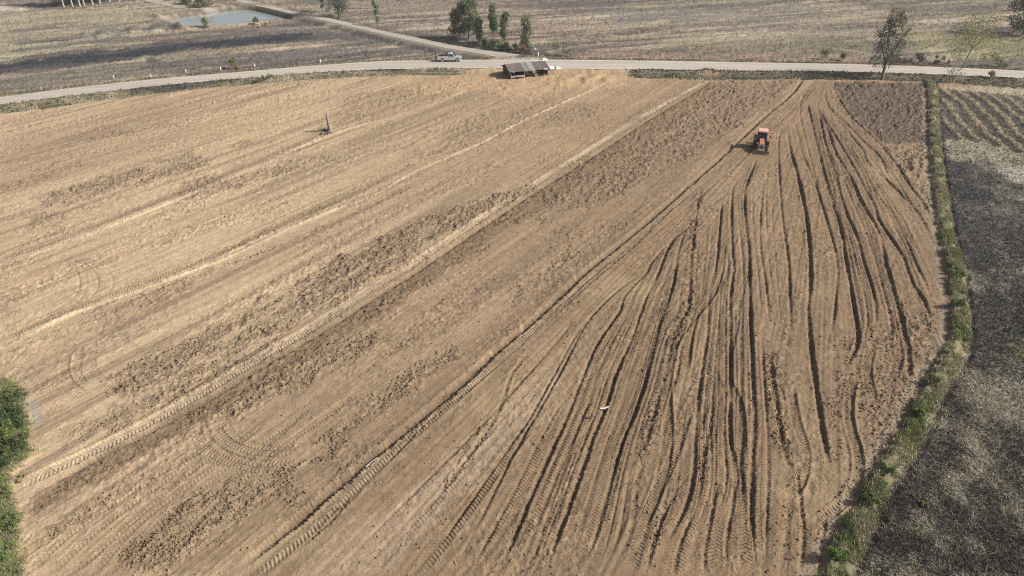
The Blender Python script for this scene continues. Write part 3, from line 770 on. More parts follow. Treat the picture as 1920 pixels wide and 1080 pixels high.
def attr_mat(name, rough=.8, trans=.0):
    m = bpy.data.materials.new(name); m.use_nodes = True
    nt = m.node_tree; b = nt.nodes['Principled BSDF']
    a = nt.nodes.new('ShaderNodeAttribute'); a.attribute_name = 'col'
    b.inputs['Roughness'].default_value = rough; b.inputs['Specular IOR Level'].default_value = .2
    nt.links.new(a.outputs['Color'], b.inputs['Base Color'])
    if trans:
        t = nt.nodes.new('ShaderNodeBsdfTranslucent'); nt.links.new(a.outputs['Color'], t.inputs['Color'])
        mx = nt.nodes.new('ShaderNodeMixShader'); mx.inputs[0].default_value = trans
        nt.links.new(b.outputs[0], mx.inputs[1]); nt.links.new(t.outputs[0], mx.inputs[2])
        nt.links.new(mx.outputs[0], nt.nodes['Material Output'].inputs[0])
    return m
M_LEAF = attr_mat('foliage', .6, .3)
M_GRASS = attr_mat('dry_grass', .85, .15)

# ------------------------------------------------------------------ object helpers
def new_obj(name, me, material=None, parent=None):
    o = bpy.data.objects.new(name, me)
    COL.objects.link(o)
    if material is not None and me is not None and len(me.materials) == 0:
        me.materials.append(material)
    if parent is not None:
        o.parent = parent
    return o
def empty(name, loc, rz=0.0):
    o = bpy.data.objects.new(name, None); COL.objects.link(o)
    o.location = loc; o.rotation_euler = (0, 0, rz); o.empty_display_size = .3
    return o
def tag(o, label=None, cat=None, group=None, kind=None):
    if label: o['label'] = label
    if cat: o['category'] = cat
    if group: o['group'] = group
    if kind: o['kind'] = kind
    return o
def fast_mesh(name, co, quads=None, tris=None, col=None, tread=None, smooth=False):
    me = bpy.data.meshes.new(name)
    co = np.asarray(co, np.float32)
    k = 4 if quads is not None else 3
    f = np.asarray(quads if quads is not None else tris, np.int32)
    me.vertices.add(len(co)); me.vertices.foreach_set('co', co.ravel())
    me.loops.add(f.size); me.loops.foreach_set('vertex_index', f.ravel())
    me.polygons.add(len(f)); me.polygons.foreach_set('loop_start', np.arange(0, f.size, k, dtype=np.int32))
    try:
        me.polygons.foreach_set('loop_total', np.full(len(f), k, np.int32))
    except Exception:
        pass
    me.update(calc_edges=True)
    if smooth:
        me.polygons.foreach_set('use_smooth', np.ones(len(f), bool))
    if col is not None:
        a = me.color_attributes.new('col', 'FLOAT_COLOR', 'POINT')
        a.data.foreach_set('color', np.hstack([col, np.ones((len(col), 1))]).astype(np.float32).ravel())
    if tread is not None:
        a = me.attributes.new('tread', 'FLOAT_VECTOR', 'POINT')
        a.data.foreach_set('vector', tread.astype(np.float32).ravel())
    return me

# ------------------------------------------------------------------ terrain pieces
vid = np.arange(NY * NX, dtype=np.int32).reshape(NY, NX)
quads = np.stack([vid[:-1, :-1], vid[:-1, 1:], vid[1:, 1:], vid[1:, :-1]], -1).reshape(-1, 4)
reg = np.zeros((NY, NX), np.int8)                      # 0 ploughed field
reg[(RGT > .5)] = 2
reg[(bund > .4) & (B < .5)] = 3
reg[(B > .5)] = 1
reg[(south > .5)] = 4
qreg = reg[:-1, :-1].reshape(-1)
co_all = np.stack([X, Y, H], -1).reshape(-1, 3)
c_all = C.reshape(-1, 3); t_all = TREAD.reshape(-1, 3)
for rid, nm in ((0, 'ploughed_field'), (1, 'far_stubble_plain'), (2, 'burnt_stubble_field'), (3, 'field_bund'), (4, 'road_verge')):
    q = quads[qreg == rid]
    if not len(q):
        continue
    used, inv = np.unique(q.ravel(), return_inverse=True)
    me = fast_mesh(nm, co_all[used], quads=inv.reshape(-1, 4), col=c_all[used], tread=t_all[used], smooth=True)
    tag(new_obj(nm, me, M_SOIL), kind='structure')
# the land under and behind the drone
xm = 4100.0
me = bpy.data.meshes.new('surrounding_land')
me.from_pydata([(-xm, -xm, -3.2), (xm, -xm, -3.2), (xm, xm, -3.2), (-xm, xm, -3.2)], [], [(0, 1, 2, 3)])
a = me.color_attributes.new('col', 'FLOAT_COLOR', 'POINT')
a.data.foreach_set('color', [0.27, 0.22, 0.15, 1] * 4)
tag(new_obj('surrounding_land', me, M_SOIL), kind='structure')

# ------------------------------------------------------------------ roads
def resample(P, n):
    d = np.concatenate([[0], np.cumsum(np.hypot(*np.diff(P, axis=0).T))])
    t = np.linspace(0, d[-1], n)
    return np.stack([np.interp(t, d, P[:, 0]), np.interp(t, d, P[:, 1])], -1)
def ribbon(name, A_, B_, z, n, m, material, jag=.12, crown=.04):
    A2, B2 = resample(A_, n), resample(B_, n)
    dr = (B2 - A2) / np.hypot(*(B2 - A2).T)[:, None]
    j1 = np.array([vn(np.array([i * .23]), np.array([1.5]), 900)[0] + .6 * vn(np.array([i * .9]), np.array([4.5]), 901)[0] for i in range(n)])
    j2 = np.array([vn(np.array([i * .23]), np.array([7.5]), 902)[0] + .6 * vn(np.array([i * .9]), np.array([8.5]), 903)[0] for i in range(n)])
    A2 = A2 + dr * (j1 * jag)[:, None]; B2 = B2 + dr * (j2 * jag)[:, None]
    t = np.linspace(0, 1, m)
    P = A2[:, None, :] * (1 - t)[None, :, None] + B2[:, None, :] * t[None, :, None]
    Zs = z + crown * (1 - (2 * t - 1) ** 2)
    co = np.concatenate([P, np.broadcast_to(Zs[None, :, None], (n, m, 1))], -1).reshape(-1, 3)
    iv = np.arange(n * m).reshape(n, m)
    q = np.stack([iv[:-1, :-1], iv[1:, :-1], iv[1:, 1:], iv[:-1, 1:]], -1).reshape(-1, 4)
    me = fast_mesh(name, co, quads=q, smooth=True)
    la = me.attributes.new('lane', 'FLOAT', 'POINT')
    la.data.foreach_set('value', np.tile(t, n).astype(np.float32))
    return new_obj(name, me, material)
def road_mat(name, c1, c2, c3):
    m = bpy.data.materials.new(name); m.use_nodes = True
    nt = m.node_tree; N = nt.nodes; L = nt.links; b = N['Principled BSDF']
    b.inputs['Roughness'].default_value = .9; b.inputs['Specular IOR Level'].default_value = .2
    g = N.new('ShaderNodeNewGeometry')
    mp = N.new('ShaderNodeMapping'); mp.inputs['Scale'].default_value = (.05, .8, 1); L.new(g.outputs['Position'], mp.inputs['Vector'])
    n1 = N.new('ShaderNodeTexNoise'); n1.inputs['Scale'].default_value = 1.0; n1.inputs['Detail'].default_value = 5; L.new(mp.outputs[0], n1.inputs['Vector'])
    n2 = N.new('ShaderNodeTexNoise'); n2.inputs['Scale'].default_value = .35; n2.inputs['Detail'].default_value = 5; L.new(g.outputs['Position'], n2.inputs['Vector'])
    r1 = N.new('ShaderNodeValToRGB'); r1.color_ramp.elements[0].position = .38; r1.color_ramp.elements[1].position = .62
    r1.color_ramp.elements[0].color = (*c1, 1); r1.color_ramp.elements[1].color = (*c2, 1); L.new(n1.outputs['Fac'], r1.inputs['Fac'])
    r2 = N.new('ShaderNodeValToRGB'); r2.color_ramp.elements[0].position = .52; r2.color_ramp.elements[1].position = .72
    L.new(n2.outputs['Fac'], r2.inputs['Fac'])
    mx = N.new('ShaderNodeMix'); mx.data_type = 'RGBA'; L.new(r2.outputs['Color'], mx.inputs['Factor'])
    L.new(r1.outputs['Color'], mx.inputs['A']); mx.inputs['B'].default_value = (*c3, 1)
    la = N.new('ShaderNodeAttribute'); la.attribute_name = 'lane'
    nq = N.new('ShaderNodeTexNoise'); nq.inputs['Scale'].default_value = .25; nq.inputs['Detail'].default_value = 6; L.new(g.outputs['Position'], nq.inputs['Vector'])
    ad = N.new('ShaderNodeMath'); ad.operation = 'MULTIPLY_ADD'; L.new(nq.outputs['Fac'], ad.inputs[0]); ad.inputs[1].default_value = .16; L.new(la.outputs['Fac'], ad.inputs[2])
    sb = N.new('ShaderNodeMath'); sb.operation = 'SUBTRACT'; L.new(ad.outputs[0], sb.inputs[0]); sb.inputs[1].default_value = .08
    cr = N.new('ShaderNodeValToRGB'); L.new(sb.outputs[0], cr.inputs['Fac'])
    e = cr.color_ramp.elements; e[0].position = .0; e[0].color = (1.16, 1.10, .96, 1); e[1].position = 1.0; e[1].color = (1.18, 1.13, 1.02, 1)
    for p_, v_ in ((.09, 1.12), (.16, .97), (.24, .90), (.33, 1.0), (.40, .93), (.5, 1.05), (.60, .93), (.68, 1.0), (.77, .90), (.85, .98), (.92, 1.12)):
        x_ = e.new(p_); x_.color = (v_, v_ * .99, v_ * .97, 1)
    mu = N.new('ShaderNodeMix'); mu.data_type = 'RGBA'; mu.blend_type = 'MULTIPLY'; mu.inputs['Factor'].default_value = 1.0
    L.new(mx.outputs['Result'], mu.inputs['A']); L.new(cr.outputs['Color'], mu.inputs['B'])
    L.new(mu.outputs['Result'], b.inputs['Base Color'])
    return m
M_ROAD = road_mat('worn_concrete', (.37, .338, .30), (.43, .395, .35), (.40, .36, .31))
M_SIDE = road_mat('dusty_track', (.33, .305, .265), (.39, .365, .325), (.35, .315, .26))
tag(ribbon('road', ru, rl, ROAD_Z, 520, 7, M_ROAD, .18), kind='structure')
tag(ribbon('side_road', sl_, sr_, SIDE_Z + .02, 260, 7, M_SIDE, .22), kind='structure')

# water
m_w = bpy.data.materials.new('pond_water'); m_w.use_nodes = True
b = m_w.node_tree.nodes['Principled BSDF']
b.inputs['Base Color'].default_value = (.28, .32, .33, 1); b.inputs['Roughness'].default_value = .07
nz = m_w.node_tree.nodes.new('ShaderNodeTexNoise'); nz.inputs['Scale'].default_value = 2.5
g = m_w.node_tree.nodes.new('ShaderNodeNewGeometry'); m_w.node_tree.links.new(g.outputs['Position'], nz.inputs['Vector'])
bp_ = m_w.node_tree.nodes.new('ShaderNodeBump'); bp_.inputs['Strength'].default_value = .05; bp_.inputs['Distance'].default_value = .01
m_w.node_tree.links.new(nz.outputs['Fac'], bp_.inputs['Height']); m_w.node_tree.links.new(bp_.outputs['Normal'], b.inputs['Normal'])
cpt = pw.mean(axis=0)
big = cpt + (pw - cpt) * 1.12
me = bpy.data.meshes.new('pond_water'); me.from_pydata([(x, y, WZ) for x, y in big], [], [tuple(range(len(big)))[::-1]])
me.validate()
ow = tag(new_obj('pond_water', me, m_w), kind='structure')
if me.polygons[0].normal.z < 0:
    me.flip_normals()

# ------------------------------------------------------------------ mesh builder
class MB:
    def __init__(s): s.v = []; s.f = []
    def add(s, vs, fs):
        k = len(s.v); s.v += [tuple(v) for v in vs]; s.f += [tuple(i + k for i in f) for f in fs]; return s
    def box(s, c, d, rot=None, taper=1.0, bev=0.0):
        cx, cy, cz = c; x, y, z = d[0] / 2, d[1] / 2, d[2] / 2
        vs = []
        for k, (zz, tp) in enumerate(((-z, 1), (z, taper))):
            vs += [Vector((-x * tp, -y * tp, zz)), Vector((x * tp, -y * tp, zz)), Vector((x * tp, y * tp, zz)), Vector((-x * tp, y * tp, zz))]
        if rot is not None:
            M = rot if isinstance(rot, Matrix) else Matrix.Rotation(rot, 3, 'Z')
            vs = [M @ v for v in vs]
        vs = [v + Vector(c) for v in vs]
        return s.add(vs, [(3, 2, 1, 0), (4, 5, 6, 7), (0, 1, 5, 4), (1, 2, 6, 5), (2, 3, 7, 6), (3, 0, 4, 7)])
    def tube(s, p0, p1, r0, r1=None, n=8, cap=True):
        r1 = r0 if r1 is None else r1
        p0, p1 = Vector(p0), Vector(p1); d = (p1 - p0)
        if d.length < 1e-6: return s
        d.normalize(); a = d.orthogonal().normalized(); b_ = d.cross(a)
        vs = []
        for p, r in ((p0, r0), (p1, r1)):
            for i in range(n):
                t = 2 * math.pi * i / n
                vs.append(p + a * (r * math.cos(t)) + b_ * (r * math.sin(t)))
        fs = [(i, (i + 1) % n, n + (i + 1) % n, n + i) for i in range(n)]
        if cap: fs += [tuple(range(n))[::-1], tuple(range(n, 2 * n))]
        return s.add(vs, fs)
    def prism(s, prof, y0, y1, inset=None):
        """profile in x,z extruded along y; inset narrows the far ends of chosen vertices (list of y insets)"""
        n = len(prof); ins = inset or [0] * n
        vs = [(x, y0 + ins[i], z) for i, (x, z) in enumerate(prof)] + [(x, y1 - ins[i], z) for i, (x, z) in enumerate(prof)]
        fs = [(i, (i + 1) % n, n + (i + 1) % n, n + i) for i in range(n)] + [tuple(range(n))[::-1], tuple(range(n, 2 * n))]
        return s.add(vs, fs)
    def ball(s, c, r, n=8, m=6, noise=0.0, seed=0):
        rx, ry, rz = (r, r, r) if isinstance(r, (int, float)) else r
        rr = random.Random(seed); vs = []; fs = []
        vs.append((c[0], c[1], c[2] + rz))
        for j in range(1, m):
            ph = math.pi * j / m
            for i in range(n):
                th = 2 * math.pi * i / n; k = 1 + rr.uniform(-noise, noise)
                vs.append((c[0] + rx * k * math.sin(ph) * math.cos(th), c[1] + ry * k * math.sin(ph) * math.sin(th), c[2] + rz * k * math.cos(ph)))
        vs.append((c[0], c[1], c[2] - rz)); last = len(vs) - 1
        for i in range(n):
            fs.append((0, 1 + i, 1 + (i + 1) % n)); fs.append((last, 1 + (m - 2) * n + (i + 1) % n, 1 + (m - 2) * n + i))
            for j in range(m - 2):
                a = 1 + j * n + i; b_ = 1 + j * n + (i + 1) % n
                fs.append((a, a + n, b_ + n, b_))
        return s.add(vs, fs)
    def mesh(s, name, bev=0.0, smooth=False):
        me = bpy.data.meshes.new(name); me.from_pydata(s.v, [], s.f); me.validate(); me.update()
        bm = bmesh.new(); bm.from_mesh(me)
        bmesh.ops.recalc_face_normals(bm, faces=bm.faces)
        if bev:
            bmesh.ops.bevel(bm, geom=[e for e in bm.edges if len(e.link_faces) == 2 and e.calc_face_angle(0) > R(25)], offset=bev, segments=2, affect='EDGES', profile=.6)
        bm.to_mesh(me); bm.free()
        if smooth:
            for p in me.polygons: p.use_smooth = True
        return me
    def build(s, name, material, parent=None, bev=0.0, smooth=False):
        return new_obj(name, s.mesh(name, bev, smooth), material, parent)

# ------------------------------------------------------------------ leaves and blades
def leaf_mesh(name, pos, size, cols, up=0.0, droop=0.0, rng=RNG):
    """one small folded quad per leaf cluster"""
    n = len(pos)
    a = rng.normal(size=(n, 3)); a[:, 2] = a[:, 2] * (1 - up) - droop
    a /= np.linalg.norm(a, axis=1)[:, None]
    t = rng.normal(size=(n, 3)); b_ = np.cross(a, t); b_ /= np.linalg.norm(b_, axis=1)[:, None]
    s_ = (np.asarray(size) * rng.uniform(.6, 1.3, n))[:, None]
    v = np.stack([pos - a * s_, pos + b_ * s_ * .45, pos + a * s_, pos - b_ * s_ * .45], 1)
    v[:, 1, 2] += (s_[:, 0] * .15); v[:, 3, 2] += (s_[:, 0] * .1)
    q = np.arange(n * 4).reshape(n, 4)
    return fast_mesh(name, v.reshape(-1, 3), quads=q, col=np.repeat(cols, 4, axis=0))

def clump_points(cs, n, rng=RNG, shell=.35):
    """n points over ellipsoid clumps [(centre, radii)], filling mostly their outer shells"""
    w = np.array([r[0] * r[1] * r[2] for c, r in cs]) ** .66; w /= w.sum()
    k = rng.choice(len(cs), n, p=w)
    d = rng.normal(size=(n, 3)); d /= np.linalg.norm(d, axis=1)[:, None]
    rad = rng.uniform(shell ** 2, 1, n) ** .5
    c_ = np.array([c for c, r in cs])[k]; r_ = np.array([r for c, r in cs])[k]
    return c_ + d * r_ * rad[:, None], k

def leaf_cols(base, n, k, rng=RNG, var=.25, clumps=64):
    cv = rng.uniform(1 - var, 1 + var, clumps)
    base = np.array(base) * 1.55
    c = base[None, :] * cv[k % clumps][:, None] * rng.uniform(1 - var, 1 + var, n)[:, None]
    c[:, 0] *= rng.uniform(.85, 1.3, n)
    return np.clip(c, .01, .9)

M_BARK = mat('bark', (.20, .165, .125), .95, noise=.4, nscale=4)
M_BARK_PALE = mat('pale_bark', (.42, .385, .32), .9, noise=.35, nscale=4)
M_TWIG = mat('dry_twig', (.34, .295, .23), .95, noise=.3, nscale=4)

def branches(mb, p, d, L, r, depth, rr, tips, spread=.5, up=.15, kids=3):
    """recursive tapered limbs"""
    p = Vector(p); d = Vector(d).normalized()
    segs = 3
    for i in range(segs):
        q = p + d * (L / segs)
        r2 = r * (1 - .22)
        mb.tube(p, q, r, r2, 6 if r > .05 else 4, cap=False)
        p = q; r = r2
        d = (d + Vector((rr.uniform(-1, 1), rr.uniform(-1, 1), rr.uniform(-.3, 1) * 1)) * .16 + Vector((0, 0, up * .3))).normalized()
        tips.append(p.copy())
        if depth > 0 and i > 0:
            for _ in range(kids if i == segs - 1 else 1):
                nd = (d + Vector((rr.uniform(-1, 1), rr.uniform(-1, 1), rr.uniform(-.2, .7))) * spread).normalized()
                branches(mb, p, nd, L * rr.uniform(.5, .75), r * .62, depth - 1, rr, tips, spread, up, kids)

def tree(name, label, pos, h, w, cat='tree', group=None, col=(.07, .11, .04), leaves=2200, leaf=.22, bark=None, lean=(0, 0), crown_base=.3,
         seed=0, nclump=16, trunk_r=None, shape='oval', depth=2, parts=True, dens=1.0):
    rr = random.Random(seed); rng = np.random.default_rng(seed)
    t = empty(name, pos)
    tag(t, label, cat, group)
    tips = []; mb = MB()
    r = trunk_r or h * .016
    top = Vector((lean[0] * h, lean[1] * h, h * crown_base))
    prev = Vector((0, 0, -.25)); n = 4
    for i in range(1, n + 1):
        q = Vector((top.x * i / n + rr.uniform(-.05, .05), top.y * i / n + rr.uniform(-.05, .05), top.z * i / n))
        mb.tube(prev, q, r * (1.35 - .35 * i / n) if i > 1 else r * 1.6, r * (1.35 - .35 * (i + 1) / n), 8, cap=False); prev = q
    for k in range(4):
        a = 2 * math.pi * k / 4 + rr.uniform(-.4, .4)
        sp_ = .35 if shape != 'wide' else .8
        branches(mb, prev, (math.cos(a) * sp_ + lean[0], math.sin(a) * sp_ + lean[1], 1), h * (1 - crown_base) * rr.uniform(.4, .55), r * .6, depth, rr, tips, .55)
    branches(mb, prev, (lean[0], lean[1], 1), h * (1 - crown_base) * .6, r * .75, depth, rr, tips, .4)
    mb.build('trunk', bark or M_BARK, t, smooth=True)
    cs = []
    for k in range(nclump):
        f = rr.uniform(.02, 1.0)
        z = h * (crown_base + (1 - crown_base) * f)
        if shape == 'wide':
            rad = w / 2 * (1 - .4 * f)
        elif shape == 'column':
            rad = w / 2 * (.95 - .55 * f ** 2)
        else:
            rad = w / 2 * math.sin(math.pi * (.18 + .72 * f)) ** .7
        a = rr.uniform(0, 2 * math.pi); q = rad * rr.uniform(.3, .85)
        cr = w * (rr.uniform(.13, .24) if shape != 'column' else rr.uniform(.24, .36))
        if shape == 'column': q *= .55
        cs.append(((lean[0] * z * 1.3 + q * math.cos(a), lean[1] * z * 1.3 + q * math.sin(a), min(z, h - cr * .6)), (cr, cr, cr * rr.uniform(.8, 1.3))))
    if leaves:
        p, k = clump_points(cs, leaves, rng, .2)
        me = leaf_mesh('crown', p, np.full(leaves, leaf), leaf_cols(col, leaves, k, rng), droop=.5, rng=rng)
        new_obj('crown', me, M_LEAF, t)
    return t

def shrub(name, label, pos, h, w, col=(.07, .10, .04), leaves=500, leaf=.14, group=None, seed=0, cat='shrub', n=7, d=None, cs_=1.0):
    rr = random.Random(seed); rng = np.random.default_rng(seed + 1000)
    t = empty(name, pos); tag(t, label, cat, group)
    mb = MB()
    for k in range(6):
        a = rr.uniform(0, 2 * math.pi); q = w * .35 * rr.random()
        mb.tube((q * .3 * math.cos(a), q * .3 * math.sin(a), -.1), (q * math.cos(a) * 1.2, q * math.sin(a) * 1.2, h * rr.uniform(.5, .95)), .025, .008, 4)
    mb.build('stem', M_TWIG, t)
    cs = []; dd = d or w
    for k in range(n):
        a = rr.uniform(0, 2 * math.pi); q = rr.random() ** .5
        z = h * rr.uniform(.2, .75)
        cr = min(w, h) * rr.uniform(.2, .34) * cs_
        cs.append(((q * math.cos(a) * max(w / 2 - cr, .05), q * math.sin(a) * max(dd / 2 - cr, .05), max(z, cr * .6)), (cr, cr, min(cr, h * .4))))
    p, k = clump_points(cs, leaves, rng, .15)
    p[:, 2] = np.maximum(p[:, 2], .02)
    new_obj('leaves', leaf_mesh('leaves', p, np.full(leaves, leaf), leaf_cols(col, leaves, k, rng), up=.2, rng=rng), M_LEAF, t)
    return t

def blades(name, pts, hts, cols, wd=.03, per=5, spread=.12, lean=.5, kind='stuff', rng=RNG, thick=1.0):
    """tufts of upright or leaning blades: one triangle each"""
    pts = np.repeat(np.asarray(pts, float), per, axis=0); n = len(pts)
    hts = np.repeat(hts, per) * rng.uniform(.5, 1.15, n)
    cols = np.repeat(cols, per, axis=0) * rng.uniform(.7, 1.3, (n, 1))
    p = pts.copy(); p[:, 0] += rng.normal(0, spread, n); p[:, 1] += rng.normal(0, spread, n)
    a = rng.uniform(0, 2 * math.pi, n)
    ln = rng.uniform(0, lean, n) * hts
    tip = p + np.stack([np.cos(a) * ln, np.sin(a) * ln, hts], -1)
    b_ = rng.uniform(0, 2 * math.pi, n); wv = np.stack([np.cos(b_), np.sin(b_), b_ * 0], -1) * (wd * (1 + p[:, 1:2] * .012)) * thick
    p0 = p - wv; p1 = p + wv; p0[:, 2] -= .03; p1[:, 2] -= .03
    v = np.stack([p0, p1, tip], 1).reshape(-1, 3)
    me = fast_mesh(name, v, tris=np.arange(n * 3).reshape(-1, 3), col=np.clip(np.repeat(cols, 3, axis=0), 0.01, .8))
    return tag(new_obj(name, me, M_GRASS), kind=kind)

def gz_arr(x, y):
    r = np.clip(np.searchsorted(ys, y), 1, NY - 1); u = x / (y * cp + CAM_H * sp); c = np.clip(np.searchsorted(us, u), 1, NX - 1)
    return H[r, c], r, c

# grass on the bund
acc = np.concatenate([[0], np.cumsum(np.hypot(*np.diff(bp, axis=0).T))])
def along_bund(n, rng, lo=-1.0, hi=1.0, dens_near=True):
    s_ = rng.uniform(0, 1, n)
    s_ = s_ * acc[-1]
    x = np.interp(s_, acc, bp[:, 0]); y = np.interp(s_, acc, bp[:, 1])
    k = np.clip(np.searchsorted(acc, s_), 1, len(acc) - 1)
    d = bp[k] - bp[k - 1]; d /= np.hypot(*d.T)[:, None]
    t = rng.uniform(lo, hi, n)
    return x - d[:, 1] * t, y + d[:, 0] * t, s_, t
n = 15000
x, y, s_, t_ = along_bund(n, RNG, -.75, .80)
z, _, _ = gz_arr(x, y)
gn = fbm(x * .6, s_ * .25, 512, 3)
keep = (fbm(x * 1.1, y * 1.1, 516, 2) > -.18) & (RNG.random(len(x)) < np.where(y > 75, .55, 1.0))
x, y, s_, t_, z, gn = [q_[keep] for q_ in (x, y, s_, t_, z, gn)]
green = np.array([.19, .205, .095]); olive = np.array([.33, .305, .20]); dkg = np.array([.12, .15, .065])
green, olive, dkg = green * 1.3, olive * 1.12, dkg * 1.3
cc = green + (olive - green) * sstep(-.15, .35, gn + .15)[:, None]
cc = cc + (dkg - cc) * (sstep(.1, .5, -gn) * .6)[:, None]
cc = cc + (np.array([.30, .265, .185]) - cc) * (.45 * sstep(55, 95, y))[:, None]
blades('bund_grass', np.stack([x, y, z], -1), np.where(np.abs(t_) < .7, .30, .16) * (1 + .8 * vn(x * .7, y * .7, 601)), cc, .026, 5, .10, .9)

def scatter(mask, n, ymin=0, ymax=260, power=1.0, rng=RNG):
    """n random points on the terrain where mask is high; density follows the grid, finer near the drone"""
    m = mask * (Y > ymin) * (Y < ymax) * (np.abs(X / ww[:, None]) < .8)
    cell = np.ones_like(m)
    p = (m * cell).ravel().astype(np.float64); p /= p.sum()
    k = rng.choice(len(p), n, p=p)
    r, c = np.divmod(k, NX)
    r2 = np.minimum(r + 1, NY - 1); c2 = np.minimum(c + 1, NX - 1)
    f1, f2 = rng.random(n), rng.random(n)
    yy = ys[r] * (1 - f1) + ys[r2] * f1
    uu = us[c] * (1 - f2) + us[c2] * f2
    xx = uu * (yy * cp + CAM_H * sp)
    return xx, yy, H[r, c], r, c

# burnt and pale straw on the right-hand paddy
n = 38000
x, y, z, r, c = scatter((RGT > .6) * (bund < .3), n, 10, 130)
tone = fbm(x * .9, y * .7, 504, 3) - 1.3 * fbm(x * .12, y * .09, 515, 3) - .05
pale = np.array([.40, .36, .275]); blk = np.array([.065, .058, .05]); ol = np.array([.19, .18, .10])
f = sstep(-.1, .6, tone + RNG.normal(0, .16, n))[:, None]
cc = blk * (1 - f) + pale * f
sel = RNG.random(n) < .1; cc[sel] = ol
blades('burnt_straw', np.stack([x, y, z], -1), RNG.uniform(.10, .26, n), cc, .024, 3, .14, 2.6)
# verge grass
n = 9000
x, y, z, r, c = scatter(np.clip(south * (rd > .4) + (verge * (rd > .5)) * .6, 0, 1) * (1 - sand) , n, 60, 260)
g_ = fbm(x * .5, y * .4, 430, 3)
cc = np.array([.145, .14, .085]) + (np.array([.30, .255, .17]) - np.array([.145, .14, .085])) * sstep(-.3, .3, -g_)[:, None]
cc = np.where((darkg_shade[r, c] > .4)[:, None], cc * .6, cc); cc = np.where((burnv[r, c] > .4)[:, None], cc * .45, cc)  # darker blades in the painted verge shade and on the burnt verge
blades('verge_grass', np.stack([x, y, z], -1), RNG.uniform(.15, .4, n), cc, .04, 4, .3, .8)
# stubble tufts on the far plain
n = 9000
x, y, z, r, c = scatter(B * (rd > 3.5) * (sd_ > 1) * (sdp > 2), n, 100, 330)
cc = C[r, c] * RNG.uniform(.8, 1.25, (n, 1))
blades('plain_stubble', np.stack([x, y, z], -1), RNG.uniform(.1, .32, n), cc, .05, 3, .5, 1.1)
# left scrub ground grass
n = 5000
x, y, z, r, c = scatter(scrub, n, 20, 60)
cc = np.array([.19, .24, .08]) * (1 + .6 * vn(x * 2, y * 2, 610))[:, None]
cc = np.where((RNG.random(n) < .3)[:, None], np.array([.28, .25, .16]), cc)
blades('scrub_grass', np.stack([x, y, z], -1), RNG.uniform(.1, .3, n), cc, .018, 5, .1, .9)

# loose clods thrown up in the ploughed bands (real lumps)
def clods(name, n, mask, lo, hi, col, ymax=110):
    x, y, z, r, c = scatter(mask, n, 14, ymax)
    s_ = (lo + (hi - lo) * RNG.random(n) ** 2.2) * (1 + y * .006)
    base = np.array([(1, 0, 0), (-1, 0, 0), (0, 1, 0), (0, -1, 0), (0, 0, 1), (0, 0, -1)], float)
    v = base[None] * s_[:, None, None] * RNG.uniform(.6, 1.3, (n, 6, 1))
    th = RNG.uniform(0, math.pi, n); ct, st_ = np.cos(th)[:, None], np.sin(th)[:, None]
    vx = v[..., 0] * ct - v[..., 1] * st_; vy = v[..., 0] * st_ + v[..., 1] * ct
    v = np.stack([vx, vy, v[..., 2] * .8], -1) + np.stack([x, y, z + s_ * .3], -1)[:, None, :]
    fc = np.array([(0, 2, 4), (2, 1, 4), (1, 3, 4), (3, 0, 4), (2, 0, 5), (1, 2, 5), (3, 1, 5), (0, 3, 5)])
    f = (fc[None] + (np.arange(n) * 6)[:, None, None]).reshape(-1, 3)
    cc = C[r, c] * RNG.uniform(.7, 1.35, (n, 1))
    me = fast_mesh(name, v.reshape(-1, 3), tris=f, col=np.repeat(cc, 6, axis=0))
    return tag(new_obj(name, me, M_GRASS), kind='stuff')
clods('soil_clods', 26000, np.clip(CL - .25, 0, 1) + .014 * (1 - B) * (1 - RGT), .02, .095, clod, 135)

# ------------------------------------------------------------------ trees
GR_FAR = 'trees along the side road'
specs = [
 ('eucalyptus_tree', 'broad leafy green tree behind the side road, left of the tree clump', (862, 73), 7.6, 5.4, dict(col=(.10, .135, .07), leaves=3800, nclump=26, crown_base=.15, shape='oval')),
 ('eucalyptus_tree', 'tallest green tree of the clump above the white pickup, with pointed top', (879, 74), 9.4, 5.4, dict(col=(.115, .15, .075), leaves=3800, nclump=22, crown_base=.2)),
 ('young_tree', 'short feathery light green tree leaning at the right foot of the tallest tree', (897, 82), 5.4, 3.0, dict(col=(.135, .17, .09), leaves=1500, nclump=12, crown_base=.12, shape='column')),
 ('slender_tree', 'slender dark green tree between the big clump and the junction', (925, 84), 8.6, 3.0, dict(col=(.085, .12, .065), leaves=2100, nclump=16, crown_base=.3, shape='column')),
 ('slender_tree', 'slender tree with bare lower trunk, right neighbour of the dark slender tree', (946, 88), 7.2, 2.8, dict(col=(.105, .135, .07), leaves=1700, nclump=14, crown_base=.35, shape='column')),
 ('bushy_tree', 'light green tree leafy down to the ground beside the junction', (986, 98), 7.0, 3.6, dict(col=(.13, .158, .085), leaves=2600, nclump=18, crown_base=.1, shape='column')),
 ('small_tree', 'lone thin light green tree beside the straight part of the side road', (709, 54), 5.6, 1.7, dict(col=(.12, .17, .09), leaves=650, nclump=9, crown_base=.15, shape='column')),
]
for i, (nm, lb, p_, h, w, kw) in enumerate(specs):
    tree(nm, lb, at(*p_), h, w, seed=20 + i, **kw)
tree('roadside_tree', 'tall sparse dark tree standing at the near edge of the road, right side', at(1655, 142), 12.6, 6.0, seed=41, col=(.058, .070, .042), leaves=2700, leaf=.19, nclump=30, crown_base=.2, trunk_r=.26, bark=M_BARK, depth=3)
tree('bare_tree', 'thin almost leafless forked tree on the near verge, right of the tall dark tree', at(1782, 150), 8.0, 4.6, seed=42, col=(.10, .115, .07), leaves=330, leaf=.15, crown_base=.12, bark=M_TWIG, trunk_r=.12, depth=3, shape='wide')
